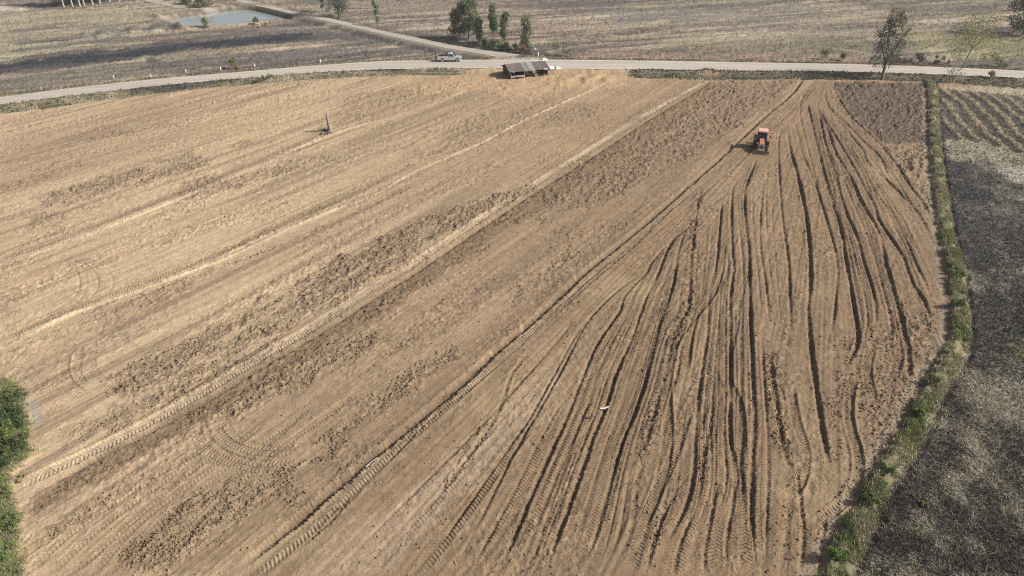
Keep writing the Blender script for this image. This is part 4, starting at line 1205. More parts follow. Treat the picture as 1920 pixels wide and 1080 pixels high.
tree('acacia_tree', 'pale trunked tree with thin yellow green crown behind the road at right', at(1806, 123), 9.8, 9.5, seed=43, col=(.16, .18, .07), leaves=1900, leaf=.19, nclump=24, crown_base=.35, bark=M_BARK_PALE, trunk_r=.14, lean=(.08, 0), depth=3, shape='wide')
tree('dark_tree', 'dense dark green tree cut by the right edge of the picture', at(1917, 66), 11.5, 8.5, seed=44, col=(.045, .075, .035), leaves=3600, leaf=.26, nclump=24, crown_base=.12)
tree('dark_tree', 'dark tree with reddish brown foot by the bend of the side road, top edge', at(636, 33), 11.0, 8.5, seed=45, col=(.055, .065, .045), leaves=4200, nclump=30, crown_base=.12)
tree('narrow_tree', 'narrow dark green tree left of the dark tree at the bend', at(605, 22), 8.5, 1.9, seed=46, col=(.045, .085, .045), leaves=800, nclump=10, crown_base=.1, shape='column')
tree('small_tree', 'thin green tree at the top edge above the lone small tree', at(701, 16), 6.5, 2.2, seed=47, col=(.11, .15, .08), leaves=600, nclump=9, crown_base=.15, shape='column')
for k, (px, py) in enumerate([(120, 14), (136, 12), (150, 12), (158, 10), (174, 9), (188, 7), (206, 4), (224, 2)]):
    tree('white_trunk_tree', 'eucalyptus with pale bare trunk at the top left corner, ' + ('leftmost of the row', 'second from the left', 'third from the left', 'fourth from the left', 'fourth from the right', 'third from the right', 'second from the right', 'rightmost of the row')[k], at(px, py), 12.0 + (k * 7 % 4), 5.5, seed=60 + k, group='white trunked trees at the top left', col=(.055, .075, .04), leaves=1300, leaf=.28, nclump=12, crown_base=.32, bark=M_BARK_PALE, trunk_r=.2, depth=1)
for k, (px, py) in enumerate([(104, 9), (118, 8), (131, 7), (145, 6), (158, 5), (172, 4), (186, 3), (200, 2)]):
    shrub('understory_bush', 'dark bush under the pale trunked trees, ' + ('leftmost', 'second from the left', 'third from the left', 'fourth from the left', 'fourth from the right', 'third from the right', 'second from the right', 'rightmost')[k], at(px, py), 3.4, 4.6, col=(.04, .048, .035), leaves=420, leaf=.3, seed=260 + k, group='bushes under the pale trunked trees')
for k, (px, py, lb) in enumerate([(350, 8, 'grey green'), (372, 14, 'rounded olive'), (384, 12, 'brown leaved')]):
    shrub('large_bush', lb + ' bush beside the pale path above the pond', at(px, py), 3.6, 5.0, col=((.12, .15, .08), (.14, .16, .075), (.15, .13, .09))[k], leaves=900, leaf=.24, seed=70 + k, n=9)
shrub('reed_bush', 'feathery light green bush standing in front of the pond', at(387, 53), 3.2, 2.4, col=(.17, .21, .11), leaves=600, leaf=.2, seed=75)
shrub('water_bush', 'small dark green bush at the near pond edge, right part', at(480, 45), 2.4, 2.0, col=(.075, .105, .06), leaves=450, leaf=.18, seed=76)
shrub('dry_grass_clump', 'pale yellow grass clump on the bank right below the dark pond bush', at(492, 48), 1.1, 5.0, col=(.36, .31, .18), leaves=600, leaf=.2, seed=77)
shrub('roadside_bush', 'green bush with reddish brown foot beside the road near two white markers', at(437, 128), 2.6, 2.2, col=(.13, .15, .085), leaves=500, leaf=.17, seed=78)
shrub('dry_brown_bush', 'low reddish brown dry bush at the edge of the road, foot of the green bush', at(440, 132), 1.0, 2.4, col=(.24, .15, .10), leaves=350, leaf=.14, seed=79)
junction = [(908, 86, 2.0, 2.6, (.085, .11, .045)), (922, 91, 2.2, 3.0, (.055, .08, .038)), (938, 93, 2.4, 3.0, (.05, .085, .035)), (952, 96, 2.0, 2.8, (.10, .12, .05)), (966, 99, 1.8, 2.6, (.17, .16, .085)), (978, 103, 2.6, 2.8, (.15, .105, .075)), (990, 106, 2.0, 2.4, (.12, .085, .065))]
jl = ['low mid green bush under the feathery tree', 'dark green bush below the slender dark tree', 'dark glossy bush in the middle of the junction hedge', 'olive bush under the bare lower trunk', 'straw coloured bush left of the reddish ones', 'reddish brown dry bush under the light green tree', 'small maroon dry bush nearest the junction']
for k, (px, py, h, w, c_) in enumerate(junction):
    shrub('hedge_bush', jl[k], at(px, py), h, w, col=c_, leaves=700, leaf=.15, seed=80 + k, group='bushes along the junction')
for k, (px, py, h, w, c_, lb) in enumerate([
    (1043, 104, 3.6, 3.0, (.17, .19, .11), 'grey green feathery bush behind the road right of the signs'),
    (1062, 106, 2.6, 3.4, (.20, .19, .12), 'sparse straw coloured bush right of the grey green one'),
    (1728, 118, 2.2, 4.0, (.055, .075, .04), 'dark green bush behind the road right of the tall dark tree'),
    (1690, 118, 1.6, 4.5, (.085, .085, .055), 'low dark brown hedge bush behind the tall dark tree'),
    (1760, 119, 1.5, 4.5, (.09, .10, .05), 'low olive bush left of the bare forked tree'),
    (1850, 124, 2.6, 4.5, (.10, .135, .055), 'green bush under the yellow green crown at right'),
    (1880, 127, 1.6, 4.0, (.14, .15, .075), 'pale olive bush between the green bush and the picture edge'),
    (1580, 112, 1.8, 2.6, (.13, .12, .08), 'scrubby brown bush behind the road left of the bare sapling'),
    (1547, 112, 2.4, 2.8, (.10, .11, .065), 'dark olive bush with bare stems behind the road'),
    (1858, 146, 1.3, 1.6, (.16, .16, .10), 'small spiky grey bush on the near edge of the road'),
    (1252, 138, 1.0, 1.6, (.10, .11, .06), 'small dark tuft bush on the near verge right of the stall'),
    (500, 146, .8, 2.6, (.13, .14, .075), 'low green bush on the near verge at the left'),
    (478, 149, 0.6, 1.6, (.11, .11, .07), 'low brownish bush on the near verge, between field and road')]):
    shrub('verge_bush', lb, at(px, py), h, w, col=c_, leaves=520, leaf=.14, seed=100 + k)
for k, (px, py, h, lb) in enumerate([(1412, 113, 5.2, 'leafless pale sapling with forked foot behind the road'), (1427, 113, 4.0, 'very thin leafless sapling right of the forked pale one'),
        (1451, 114, 6.2, 'tall leafless pale sapling behind the road, third from the left'), (1502, 114, 3.0, 'short leafless brown sapling on the reddish bank'),
        (1537, 114, 4.2, 'dark leafless sapling left of the dark olive bush'), (1558, 114, 3.6, 'leaning dark sapling right of the dark olive bush'), (1607, 116, 6.8, 'tallest leafless pale sapling, left of the tall dark tree')]):
    tree('bare_sapling', lb, at(px, py), h, 1.6, seed=130 + k, leaves=40, leaf=.1, col=(.2, .17, .12), bark=M_TWIG if k % 2 else M_BARK_PALE, trunk_r=.06, crown_base=.35, depth=1, nclump=4, group='bare saplings behind the road')

# scrub at the lower left corner
for k, (px, py, h, w, c_, lb) in enumerate([
    (12, 770, 1.7, 2.3, (.062, .092, .034), 'dense bright green bush at the left edge, uppermost of the scrub'),
    (28, 800, 1.5, 2.0, (.052, .080, .030), 'dark green bush right of the uppermost scrub bush'),
    (6, 830, 1.6, 2.2, (.082, .115, .035), 'lime tinged green bush at the left edge, middle of the upper scrub'),
    (32, 850, 1.3, 1.8, (.052, .078, .032), 'round green bush touching the pale soil, below the dark one'),
    (8, 870, 1.2, 1.8, (.065, .092, .038), 'low green bush above the tongue of bare soil at left'),
    (5, 930, .7, 1.6, (.10, .12, .05), 'low grassy bush at the left edge below the tongue of soil'),
    (16, 985, .7, 1.5, (.085, .115, .045), 'small weedy bush near the lower left corner'),
    (8, 1040, .8, 1.6, (.09, .13, .045), 'weedy green bush in the lower left corner')]):
    shrub('scrub_bush', lb, at(px, py), h, w, col=c_, leaves=2600 if k < 5 else 900, leaf=.085, seed=150 + k, n=22, cs_=.72)
for k, (px, py, h, w, c_, lb) in enumerate([
    (44, 742, .8, 1.0, (.13, .13, .07), 'thin grey green twiggy bush at the ragged upper edge of the scrub'),
    (50, 822, .7, .8, (.11, .13, .05), 'small pale green sprig bush sticking out of the scrub to the right'),
    (22, 742, 1.3, 1.1, (.09, .12, .035), 'yellowish green shoot bush between the two uppermost scrub bushes'),
    (40, 900, .35, .9, (.22, .20, .11), 'dry straw coloured tuft bush beside the tongue of bare soil')]):
    shrub('scrub_bush', lb, at(px, py), h, w, col=c_, leaves=420, leaf=.07, seed=190 + k, n=7)
for k, (px, py, h, w, c_, lb) in enumerate([
    (1800, 520, .8, 1.5, (.095, .135, .038), 'green weed bush on the bund where it widens, upper one'),
    (1795, 572, .9, 1.7, (.085, .13, .035), 'thick green weed bush on the widest stretch of the bund'),
    (1755, 715, .6, 1.3, (.10, .14, .045), 'low green weed bush on the bund below its bend'),
    (1722, 778, .6, 1.2, (.085, .13, .04), 'small green weed bush halfway down the lower bund'),
    (1662, 885, .6, 1.2, (.10, .15, .045), 'fresh green weed bush on the lower bund'),
    (1632, 940, .6, 1.2, (.10, .15, .04), 'fresh green weed bush just below the last one on the bund'),
    (1568, 1045, .9, 1.5, (.08, .13, .035), 'dark green round bush at the lower end of the bund'),
    (1732, 950, .35, .7, (.13, .15, .05), 'small green weed alone in the burnt paddy')]):
    shrub('weed_bush', lb, at(px, py), h, w, col=c_, leaves=900, leaf=.075, seed=170 + k, n=8)

# ------------------------------------------------------------------ pickup truck
M_SILVER = mat('silver_paint', (.56, .59, .62), .35, .35, .5, coat=.4, noise=.12, nscale=1.5)
M_GLASS = mat('dark_glass', (.02, .022, .028), .08, 0, .6)
M_RUBBER = mat('rubber', (.03, .03, .03), .85)
M_RIM = mat('wheel_rim', (.45, .45, .46), .4, .6)
M_BLACK = mat('black_plastic', (.025, .025, .028), .6)
M_LAMP = mat('lamp_glass', (.75, .76, .75), .15, 0, .6)
M_RED = mat('red_lamp', (.45, .02, .02), .3)
M_PLATE = mat('plate_white', (.75, .75, .72), .5)

def wheel(parent, x, y, r, w, rimm=None, lugs=0):
    e = MB()
    n = 20
    prof = [(-w / 2, r * .72), (-w / 2, r * .93), (-w * .38, r), (w * .38, r), (w / 2, r * .93), (w / 2, r * .72)]
    vs = []; fs = []
    for i in range(n):
        t = 2 * math.pi * i / n
        for (yy, rr_) in prof:
            vs.append((rr_ * math.cos(t), yy, rr_ * math.sin(t)))
    m = len(prof)
    for i in range(n):
        for j in range(m - 1):
            fs.append((i * m + j, ((i + 1) % n) * m + j, ((i + 1) % n) * m + j + 1, i * m + j + 1))
    e.add(vs, fs)
    for k in range(lugs):
        t = 2 * math.pi * k / lugs
        for sgn in (-1, 1):
            M = Matrix.Rotation(-t, 3, 'Y') @ Matrix.Rotation(sgn * .6, 3, 'X')
            c = Matrix.Rotation(-t - (.12 if sgn > 0 else 0), 3, 'Y') @ Vector((r * 1.0, sgn * w * .24, 0))
            e.box(c, (r * .09, w * .5, r * .06), M)
    wh = new_obj('wheel', MB().tube((0, -w * .3, 0), (0, w * .3, 0), r * .2, n=10).mesh('hub'), M_BLACK, parent)
    wh.location = (x, y, r)
    t_ = e.build('tyre', M_RUBBER, wh, smooth=False)
    rm = MB()
    rm.tube((0, -w * .42, 0), (0, w * .42, 0), r * .70, n=18)
    for k in range(6):
        t = 2 * math.pi * k / 6
        for yy in (-w * .46, w * .46):
            rm.box((r * .38 * math.cos(t), yy, r * .38 * math.sin(t)), (r * .6, w * .06, r * .14), Matrix.Rotation(-t, 3, 'Y'))
    rm.build('rim', rimm or M_RIM, wh)
    return wh

PK = at(843, 114.5)
px0, py0 = G(843, 114.8, ROAD_Z)
pk = empty('pickup_truck', (px0, py0, ROAD_Z + .02), R(2))
tag(pk, 'silver grey single cab pickup truck stopped on the far lane of the road', 'pickup')
# x forward
W = 1.72
body = MB()
body.prism([(-2.42, .50), (-2.45, .62), (-2.45, 1.04), (-.10, 1.06), (.95, 1.05), (1.45, 1.02), (2.28, .93), (2.44, .80), (2.46, .50), (2.30, .38), (1.98, .38), (1.90, .62), (1.72, .76), (1.48, .78), (1.26, .68), (1.14, .40), (-1.00, .40), (-1.10, .66), (-1.30, .78), (-1.55, .78), (-1.76, .66), (-1.86, .44)], -W / 2, W / 2)
bo = body.build('body', M_SILVER, pk, bev=.03)
cab = MB()
cab.prism([(-.22, 1.055), (-.30, 1.55), (-.16, 1.66), (.52, 1.66), (.70, 1.60), (1.30, 1.06)], -W / 2 + .03, W / 2 - .03, [0, .13, .17, .17, .14, .02])
cab.build('cab', M_SILVER, pk, bev=.025)
for s in (-1, 1):
    gl = MB()
    y0 = s * (W / 2 - .032)
    def sidey(z): return s * (W / 2 - .012 - (z - 1.06) / .55 * .135)
    pf = [(-.12, 1.10), (-.16, 1.52), (.50, 1.54), (.95, 1.12)]
    gl.add([(x, sidey(z) + s * .006, z) for x, z in pf] + [(x, sidey(z) - s * .02, z) for x, z in pf], [(0, 1, 2, 3), (7, 6, 5, 4), (0, 4, 5, 1), (1, 5, 6, 2), (2, 6, 7, 3), (3, 7, 4, 0)])
    gl.build('side_window', M_GLASS, pk)
    dr = MB().box((.42, s * (W / 2 + .004), .78), (1.10, .012, .50)); d_ = dr.build('door', M_SILVER, pk, bev=.004)
    MB().box((-.02, s * (W / 2 + .02), .96), (.16, .02, .03)).build('handle', M_BLACK, d_)
    MB().box((.98, s * (W / 2 + .10), 1.16), (.08, .18, .14)).build('wing_mirror', M_SILVER, pk, bev=.01)
    MB().box((2.36, s * .64, .80), (.16, .36, .15)).build('headlight', M_LAMP, pk, bev=.01)
    MB().box((-2.455, s * .80, .86), (.03, .10, .24)).build('tail_light', M_RED, pk)
ws = MB()
def ins(z): return .02 + (z - 1.06) / .54 * .12
pf = [(1.27, 1.10, W / 2 - .10), (.74, 1.575, W / 2 - .21)]
ws.add([(1.285, -W / 2 + .10, 1.10), (1.285, W / 2 - .10, 1.10), (.765, W / 2 - .22, 1.58), (.765, -W / 2 + .22, 1.58), (1.25, -W / 2 + .10, 1.09), (1.25, W / 2 - .10, 1.09), (.73, W / 2 - .22, 1.57), (.73, -W / 2 + .22, 1.57)],
       [(0, 1, 2, 3), (7, 6, 5, 4), (0, 4, 5, 1), (1, 5, 6, 2), (2, 6, 7, 3), (3, 7, 4, 0)])
ws.build('windscreen', M_GLASS, pk)
MB().add([(-.262, -.62, 1.12), (-.262, .62, 1.12), (-.312, .56, 1.50), (-.312, -.56, 1.50), (-.23, -.62, 1.12), (-.23, .62, 1.12), (-.28, .56, 1.50), (-.28, -.56, 1.50)], [(0, 1, 2, 3), (7, 6, 5, 4), (0, 4, 5, 1), (1, 5, 6, 2), (2, 6, 7, 3), (3, 7, 4, 0)]).build('rear_window', M_GLASS, pk)
MB().box((2.46, 0, .48), (.10, 1.66, .22)).build('bumper', M_BLACK, pk, bev=.02)
MB().box((2.475, 0, .76), (.05, .86, .14)).build('grille', M_BLACK, pk, bev=.01)
bed = MB()
bed.box((-1.36, 0, 1.068), (2.02, W - .22, .02))
bed.build('bed_liner', M_BLACK, pk)
for s in (-1, 1):
    MB().box((-1.36, s * (W / 2 - .06), 1.12), (2.14, .10, .12)).build('bed_rail', M_SILVER, pk, bev=.015)
MB().box((-2.44, 0, 1.10), (.07, W - .1, .10)).build('bed_rail', M_SILVER, pk, bev=.01)
tg = MB().box((-2.62, 0, .60), (.36, 1.45, .05), Matrix.Rotation(.35, 3, 'Y')); tg.build('tailgate', M_SILVER, pk, bev=.01)
for x_ in (1.55, -1.42):
    for s in (-1, 1):
        wheel(pk, x_, s * (W / 2 - .10), .35, .22)
# things carried in the bed
M_DARKBAG = mat('dark_bag', (.045, .05, .075), .8, noise=.4, nscale=6)
cargo = MB(); cargo.box((0, 0, .17), (.62, 1.15, .34), taper=.9)
cg = cargo.build('crate', M_DARKBAG, bev=.03); M_ = Matrix.Rotation(R(2), 4, 'Z')
def on_pk(o, x, y, z):
    p = M_ @ Vector((x, y, z)); o.location = Vector((px0, py0, ROAD_Z + .02)) + p; o.rotation_euler = (0, 0, R(2))
on_pk(cg, -.66, 0, 1.08)
tag(cg, 'dark blue bundle in the pickup bed against the cab', 'bundle')
sack = MB(); sack.ball((0, 0, .13), (.34, .42, .15), 10, 7, .08, 3)
sk = sack.build('sack', mat('black_sack', (.035, .035, .04), .7, noise=.4), smooth=True)
on_pk(sk, -1.50, .05, 1.08); tag(sk, 'black sack lying low in the middle of the pickup bed', 'sack')

# ------------------------------------------------------------------ person behind the pickup
def skin_obj(name, verts, edges, radii, material, parent, root=0):
    me = bpy.data.meshes.new(name); me.from_pydata(verts, edges, [])
    o = new_obj(name, me, material, parent)
    sm = o.modifiers.new('skin', 'SKIN'); sm.use_smooth_shade = True
    for i, r_ in enumerate(radii):
        me.skin_vertices[0].data[i].radius = (r_, r_) if not isinstance(r_, tuple) else r_
    me.skin_vertices[0].data[root].use_root = True
    ss = o.modifiers.new('sub', 'SUBSURF'); ss.levels = 1; ss.render_levels = 1
    return o
M_SKIN = mat('skin', (.30, .19, .13), .6)
M_SHIRT = mat('grey_green_shirt', (.20, .22, .19), .9, noise=.25)
M_TROUS = mat('dark_trousers', (.03, .032, .038), .9, noise=.3)
M_HAIR = mat('black_hair', (.015, .013, .012), .6)
gx, gy = G(817.5, 114.8, ROAD_Z)
pe = empty('person', (gx, gy, ROAD_Z + .02), R(10))
tag(pe, 'person in grey shirt and dark trousers standing behind the open end of the pickup', 'person')
V_ = [(0, 0, .92), (0, 0, 1.10), (.01, 0, 1.28), (.01, 0, 1.42), (.02, 0, 1.50), (.04, 0, 1.60), (.05, 0, 1.68),
      (0, .10, .88), (.02, .11, .50), (0, .11, .08), (.14, .12, .03),
      (0, -.10, .88), (-.03, -.11, .50), (-.06, -.12, .08), (.08, -.13, .03),
      (.01, .19, 1.40), (.06, .24, 1.14), (.26, .20, 1.00), (.36, .17, .99),
      (.01, -.19, 1.40), (.08, -.23, 1.14), (.28, -.18, 1.02), (.38, -.15, 1.01)]
E_ = [(0, 1), (1, 2), (2, 3), (3, 4), (4, 5), (5, 6), (0, 7), (7, 8), (8, 9), (9, 10), (0, 11), (11, 12), (12, 13), (13, 14), (3, 15), (15, 16), (16, 17), (17, 18), (3, 19), (19, 20), (20, 21), (21, 22)]
Rr = [(.15, .12), (.13, .10), (.16, .11), (.12, .09), .055, .09, .07, .085, .06, .04, .035, .085, .06, .04, .035, .06, .045, .035, .03, .06, .045, .035, .03]
skin_obj('body', V_, E_, Rr, M_SKIN, pe)
skin_obj('shirt', [V_[0], V_[1], V_[2], V_[3], V_[15], V_[16], V_[19], V_[20]], [(0, 1), (1, 2), (2, 3), (3, 4), (4, 5), (3, 6), (6, 7)], [(.165, .135), (.15, .12), (.18, .13), (.14, .11), .078, .062, .078, .062], M_SHIRT, pe)
skin_obj('trousers', [(0, 0, .96), V_[7], V_[8], (0, .11, .12), V_[11], V_[12], (-.06, -.12, .12)], [(0, 1), (1, 2), (2, 3), (0, 4), (4, 5), (5, 6)], [(.16, .13), .105, .078, .06, .105, .078, .06], M_TROUS, pe)
MB().ball((.025, 0, 1.655), (.108, .10, .095), 10, 7).build('hair', M_HAIR, pe, smooth=True)
MB().tube((.12, 0, 1.615), (.155, 0, 1.60), .016, .012, 5).build('nose', M_SKIN, pe)
for s in (-1, 1):
    MB().ball((.125, s * .035, 1.635), .012, 5, 4).build('eye', M_HAIR, pe)
    MB().ball((.045, s * .095, 1.61), (.02, .012, .03), 5, 4).build('ear', M_SKIN, pe)
MB().tube((.128, -.025, 1.575), (.128, .025, 1.575), .007, n=5).build('mouth', mat('lips', (.2, .09, .07), .6), pe)
for s in (-1, 1):
    hd = MB(); bx = .38 if s > 0 else .40; by = .165 if s > 0 else -.145; bz = .985 if s > 0 else 1.005
    hd.ball((bx, by, bz), (.045, .038, .018), 6, 5)
    for q, ln in enumerate((.055, .07, .075, .065)):
        yy = by + (q - 1.5) * .018
        hd.tube((bx + .03, yy, bz), (bx + .03 + ln * .6, yy, bz - .005), .0085, .008, 5); hd.tube((bx + .03 + ln * .6, yy, bz - .005), (bx + .03 + ln, yy, bz - .03), .008, .006, 5)
    hd.tube((bx, by - s * .03, bz), (bx + .035, by - s * .062, bz), .010, .008, 5)
    hd.build('hand', M_SKIN, pe)

# ------------------------------------------------------------------ tractor
M_ORANGE = mat('orange_paint', (.46, .205, .15), .45, 0, .4, noise=.18, nscale=2.5, coat=.2)
M_ROOF = mat('sun_faded_orange', (.68, .39, .32), .5, 0, .3, noise=.12, nscale=2)
M_DIRTM = mat('dusty_steel', (.25, .21, .15), .85, .1, noise=.35, nscale=4)
M_TRIM = mat('pale_metal', (.62, .62, .62), .4, .4)
M_TYRED = mat('dusty_tyre', (.075, .068, .06), .95, noise=.4, nscale=5)
tp = at(1433, 287)
tr = empty('tractor', (tp.x, tp.y + 1.9, ground_z(tp.x, tp.y + 1.9) + .03), R(-107))
tag(tr, 'orange red farm tractor with dark cab driving towards the camera, front blade down', 'tractor')
# local x forward; rear axle at x=-.6, front axle at x=1.55
hood = MB(); hood.prism([(.35, .85), (.35, 1.58), (.55, 1.60), (1.65, 1.46), (2.02, 1.36), (2.12, 1.15), (2.10, .85)], -.36, .36, [0, .06, .08, .08, .08, .02, 0])
hood.build('hood', M_ORANGE, tr, bev=.05)
MB().box((2.13, 0, 1.06), (.06, .58, .36)).build('grille', M_BLACK, tr, bev=.01)
for s in (-1, 1):
    MB().box((2.15, s * .22, 1.27), (.06, .16, .11)).build('headlight', M_LAMP, tr, bev=.015)
ch = MB(); ch.box((.75, 0, .72), (2.7, .46, .34)); ch.tube((1.55, -.72, .50), (1.55, .72, .50), .09); ch.tube((-.6, -.80, .78), (-.6, .80, .78), .15)
ch.build('chassis', M_BLACK, tr, bev=.0)
cabf = MB()
for s in (-1, 1):
    cabf.tube((.42, s * .62, 1.10), (.20, s * .60, 2.42), .035, .035, 6); cabf.tube((-.95, s * .62, 1.30), (-.90, s * .60, 2.42), .035, .035, 6)
    cabf.tube((-.25, s * .66, 1.05), (-.32, s * .63, 2.42), .028, .028, 6)
cabf.tube((.20, -.6, 2.42), (.20, .6, 2.42), .035); cabf.tube((-.9, -.6, 2.42), (-.9, .6, 2.42), .035)
cabf.box((-.3, 0, 1.02), (1.5, 1.30, .16))
cabf.build('cab_frame', M_BLACK, tr)
rf = MB(); rf.box((-.38, 0, 2.53), (1.62, 1.42, .20), taper=.90); rf.build('cab_roof', M_ROOF, tr, bev=.05)
MB().add([(.44, -.58, 1.14), (.44, .58, 1.14), (.22, .56, 2.40), (.22, -.56, 2.40), (.41, -.58, 1.14), (.41, .58, 1.14), (.19, .56, 2.40), (.19, -.56, 2.40)], [(0, 1, 2, 3), (7, 6, 5, 4), (0, 4, 5, 1), (1, 5, 6, 2), (2, 6, 7, 3), (3, 7, 4, 0)]).build('windscreen', M_GLASS, tr)
for s in (-1, 1):
    y_ = s * .62
    MB().add([(.36, y_, 1.14), (.16, y_ * .97, 2.38), (-.86, y_ * .97, 2.38), (-.90, y_, 1.32), (.36, y_ * .96, 1.14), (.16, y_ * .93, 2.38), (-.86, y_ * .93, 2.38), (-.90, y_ * .96, 1.32)], [(0, 1, 2, 3), (7, 6, 5, 4), (0, 4, 5, 1), (1, 5, 6, 2), (2, 6, 7, 3), (3, 7, 4, 0)]).build('side_window', M_GLASS, tr)
    fd = MB()
    n = 9; Rf = .92
    for i in range(n - 1):
        a0, a1 = R(25 + 130 * i / (n - 1)), R(25 + 130 * (i + 1) / (n - 1))
        vs = []
        for a_ in (a0, a1):
            for yy in (s * .62, s * 1.10):
                for rr_ in (Rf, Rf + .04):
                    vs.append((-.6 + rr_ * math.cos(a_), yy, .78 + rr_ * math.sin(a_)))
        fd.add(vs, [(0, 1, 5, 4), (2, 6, 7, 3), (1, 3, 7, 5), (0, 4, 6, 2), (0, 2, 3, 1), (4, 5, 7, 6)])
    fd.build('fender', M_ORANGE, tr)
    wheel(tr, -.60, s * .88, .76, .42, M_ROOF, lugs=18)
    wheel(tr, 1.55, s * .76, .50, .30, M_TRIM, lugs=16)
    MB().tube((.30, s * .66, 2.05), (.45, s * .98, 2.0), .015, n=5).box((.45, s * 1.02, 1.93), (.05, .17, .28)).build('wing_mirror', M_BLACK, tr)
MB().tube((.95, -.42, 1.3), (.95, -.42, 2.25), .045, n=8).build('exhaust_pipe', M_BLACK, tr)
gd = MB()
for z_ in (.70, .92, 1.14):
    gd.tube((2.32, -.36, z_), (2.32, .36, z_), .025, n=6)
for s in (-1, 1):
    gd.tube((2.32, s * .36, .55), (2.32, s * .36, 1.20), .03, n=6); gd.tube((2.0, s * .3, .66), (2.32, s * .36, .70), .03, n=6)
gd.build('front_guard', M_TRIM, tr)
bl = MB(); bl.prism([(2.78, .02), (2.68, .20), (2.66, .38), (2.72, .54), (2.75, .54), (2.69, .38), (2.71, .20), (2.81, .02)], -1.12, 1.12)
bl.build('front_blade', M_DIRTM, tr)
ar = MB()
for s in (-1, 1): ar.tube((.9, s * .34, .45), (2.68, s * .5, .28), .045, n=6)
ar.build('blade_arm', M_DIRTM, tr)
ti = MB(); ti.box((-2.05, 0, .62), (.55, 1.9, .16)); ti.tube((-2.05, -.95, .30), (-2.05, .95, .30), .10, n=8)
for s in (-1, 1): ti.box((-2.05, s * .97, .48), (.60, .05, .50))
for k in range(12):
    a_ = k * .9; ti.box((-2.05 + .12 * math.cos(a_), -.85 + k * .155, .30 + .12 * math.sin(a_)), (.36, .04, .04), Matrix.Rotation(a_, 3, 'Y'))
ti.build('rotary_tiller', M_ORANGE, tr)
lk = MB()
for s in (-1, 1): lk.tube((-1.0, s * .35, .62), (-1.85, s * .42, .55), .035, n=6)
lk.tube((-.95, 0, 1.0), (-1.9, 0, .85), .03, n=6)
lk.build('hitch_link', M_BLACK, tr)
ba = MB(); ba.tube((-1.7, .5, 2.2), (-1.3, .95, 2.0), .04, n=6); ba.box((-1.25, 1.30, 1.98), (.30, .55, .10)); ba.tube((-1.25, 1.05, 1.98), (-1.0, .66, 1.5), .03, n=6); ba.tube((-1.7, .5, 2.2), (-.9, .55, 2.3), .03, n=6)
ba.build('side_rack', M_ORANGE, tr, bev=.01)

# ------------------------------------------------------------------ roadside stall
M_WOOD = mat('grey_wood', (.30, .265, .225), .9, noise=.35, nscale=6)
M_WOODP = mat('pale_plank', (.52, .50, .47), .85, noise=.2, nscale=6)
M_WOODD = mat('dark_wood', (.075, .062, .055), .9, noise=.4, nscale=5)
rust = [mat('rusty_sheet', (.26, .205, .185), .85, .05, noise=.3, nscale=2.5, col2=(.15, .115, .105)),
        mat('brown_sheet', (.21, .175, .165), .85, .05, noise=.3, nscale=2.5, col2=(.13, .105, .10)),
        mat('pale_zinc', (.52, .52, .50), .55, .3, noise=.25, nscale=2.5, col2=(.36, .34, .32)),
        mat('grey_zinc', (.30, .29, .285), .6, .3, noise=.3, nscale=2.5, col2=(.22, .18, .16))]
hp = at(958, 149)
hang = R(20)
hut = empty('roadside_stall', (hp.x, hp.y, hp.z), hang)
tag(hut, 'open timber stall with patched rusty corrugated roof beside the road', 'stall')
LEN, WID, EV, RG = 7.7, 4.3, 1.55, 2.38
ph = MB()
for x_ in (0, 2.75, 5.2, LEN - .1):
    for y_ in (0, WID):
        po = MB(); po.tube((x_, y_, -.2), (x_ + random.uniform(-.05, .05), y_, EV), .055, .05, 6); po.build('post', M_WOODP if y_ == 0 and x_ < 3 else M_WOOD, hut)
for y_ in (0, WID): MB().box((LEN / 2, y_, EV + .01), (LEN + .2, .08, .10)).build('eave_beam', M_WOODD, hut)
MB().box((LEN / 2, WID / 2, RG - .12), (LEN + .2, .08, .12)).build('ridge_beam', M_WOODD, hut)
# corrugated sheets, both slopes
def sheet(x0, x1, side, m, drop=0.0, over=.5, lift=0.0, extra=0.0):
    n = max(6, int((x1 - x0) / .055)); b_ = MB(); vs = []; fs = []
    yr = WID / 2; ye = -over if side < 0 else WID + over
    for i in range(n + 1):
        x_ = x0 + (x1 - x0) * i / n
        zc = .018 * (1 if i % 2 else -1)
        for j in range(2):
            y_ = yr + (ye - yr) * j
            slope_e = EV - .10 - (over) * (RG - EV) / (WID / 2) * .6
            z_ = RG + .03 + (slope_e + .12 - RG) * j + zc + lift - drop * (x_ - x0) + extra * j
            vs.append((x_, y_, z_)); vs.append((x_, y_, z_ - .012))
    for i in range(n):
        a_ = i * 4; b2 = (i + 1) * 4
        fs += [(a_, b2, b2 + 2, a_ + 2), (a_ + 1, a_ + 3, b2 + 3, b2 + 1), (a_, a_ + 1, b2 + 1, b2), (a_ + 2, b2 + 2, b2 + 3, a_ + 3)]
    fs += [(0, 2, 3, 1), (n * 4, n * 4 + 1, n * 4 + 3, n * 4 + 2)]
    b_.add(vs, fs); return b_.build('roof_sheet', m, hut)
xs = [-.45, .45, 1.25, 2.05, 2.75, 3.05, 3.75, 4.45, 4.75, 5.6, 6.4, 7.0]
mi = [0, 0, 1, 1, 2, 3, 2, 2, 1, 0, 1]
for i in range(len(xs) - 1):
    sheet(xs[i] - .03, xs[i + 1] + .03, -1, rust[mi[i]], lift=.015 * (i % 2))
for i in range(0, len(xs) - 1, 2):
    sheet(xs[i] - .03, xs[min(i + 2, len(xs) - 1)] + .03, 1, rust[(i // 2) % 2], lift=.015 * ((i // 2) % 2))
sheet(7.0, 7.9, -1, rust[1], lift=-.12); sheet(7.0, 7.9, 1, rust[1], lift=-.12)
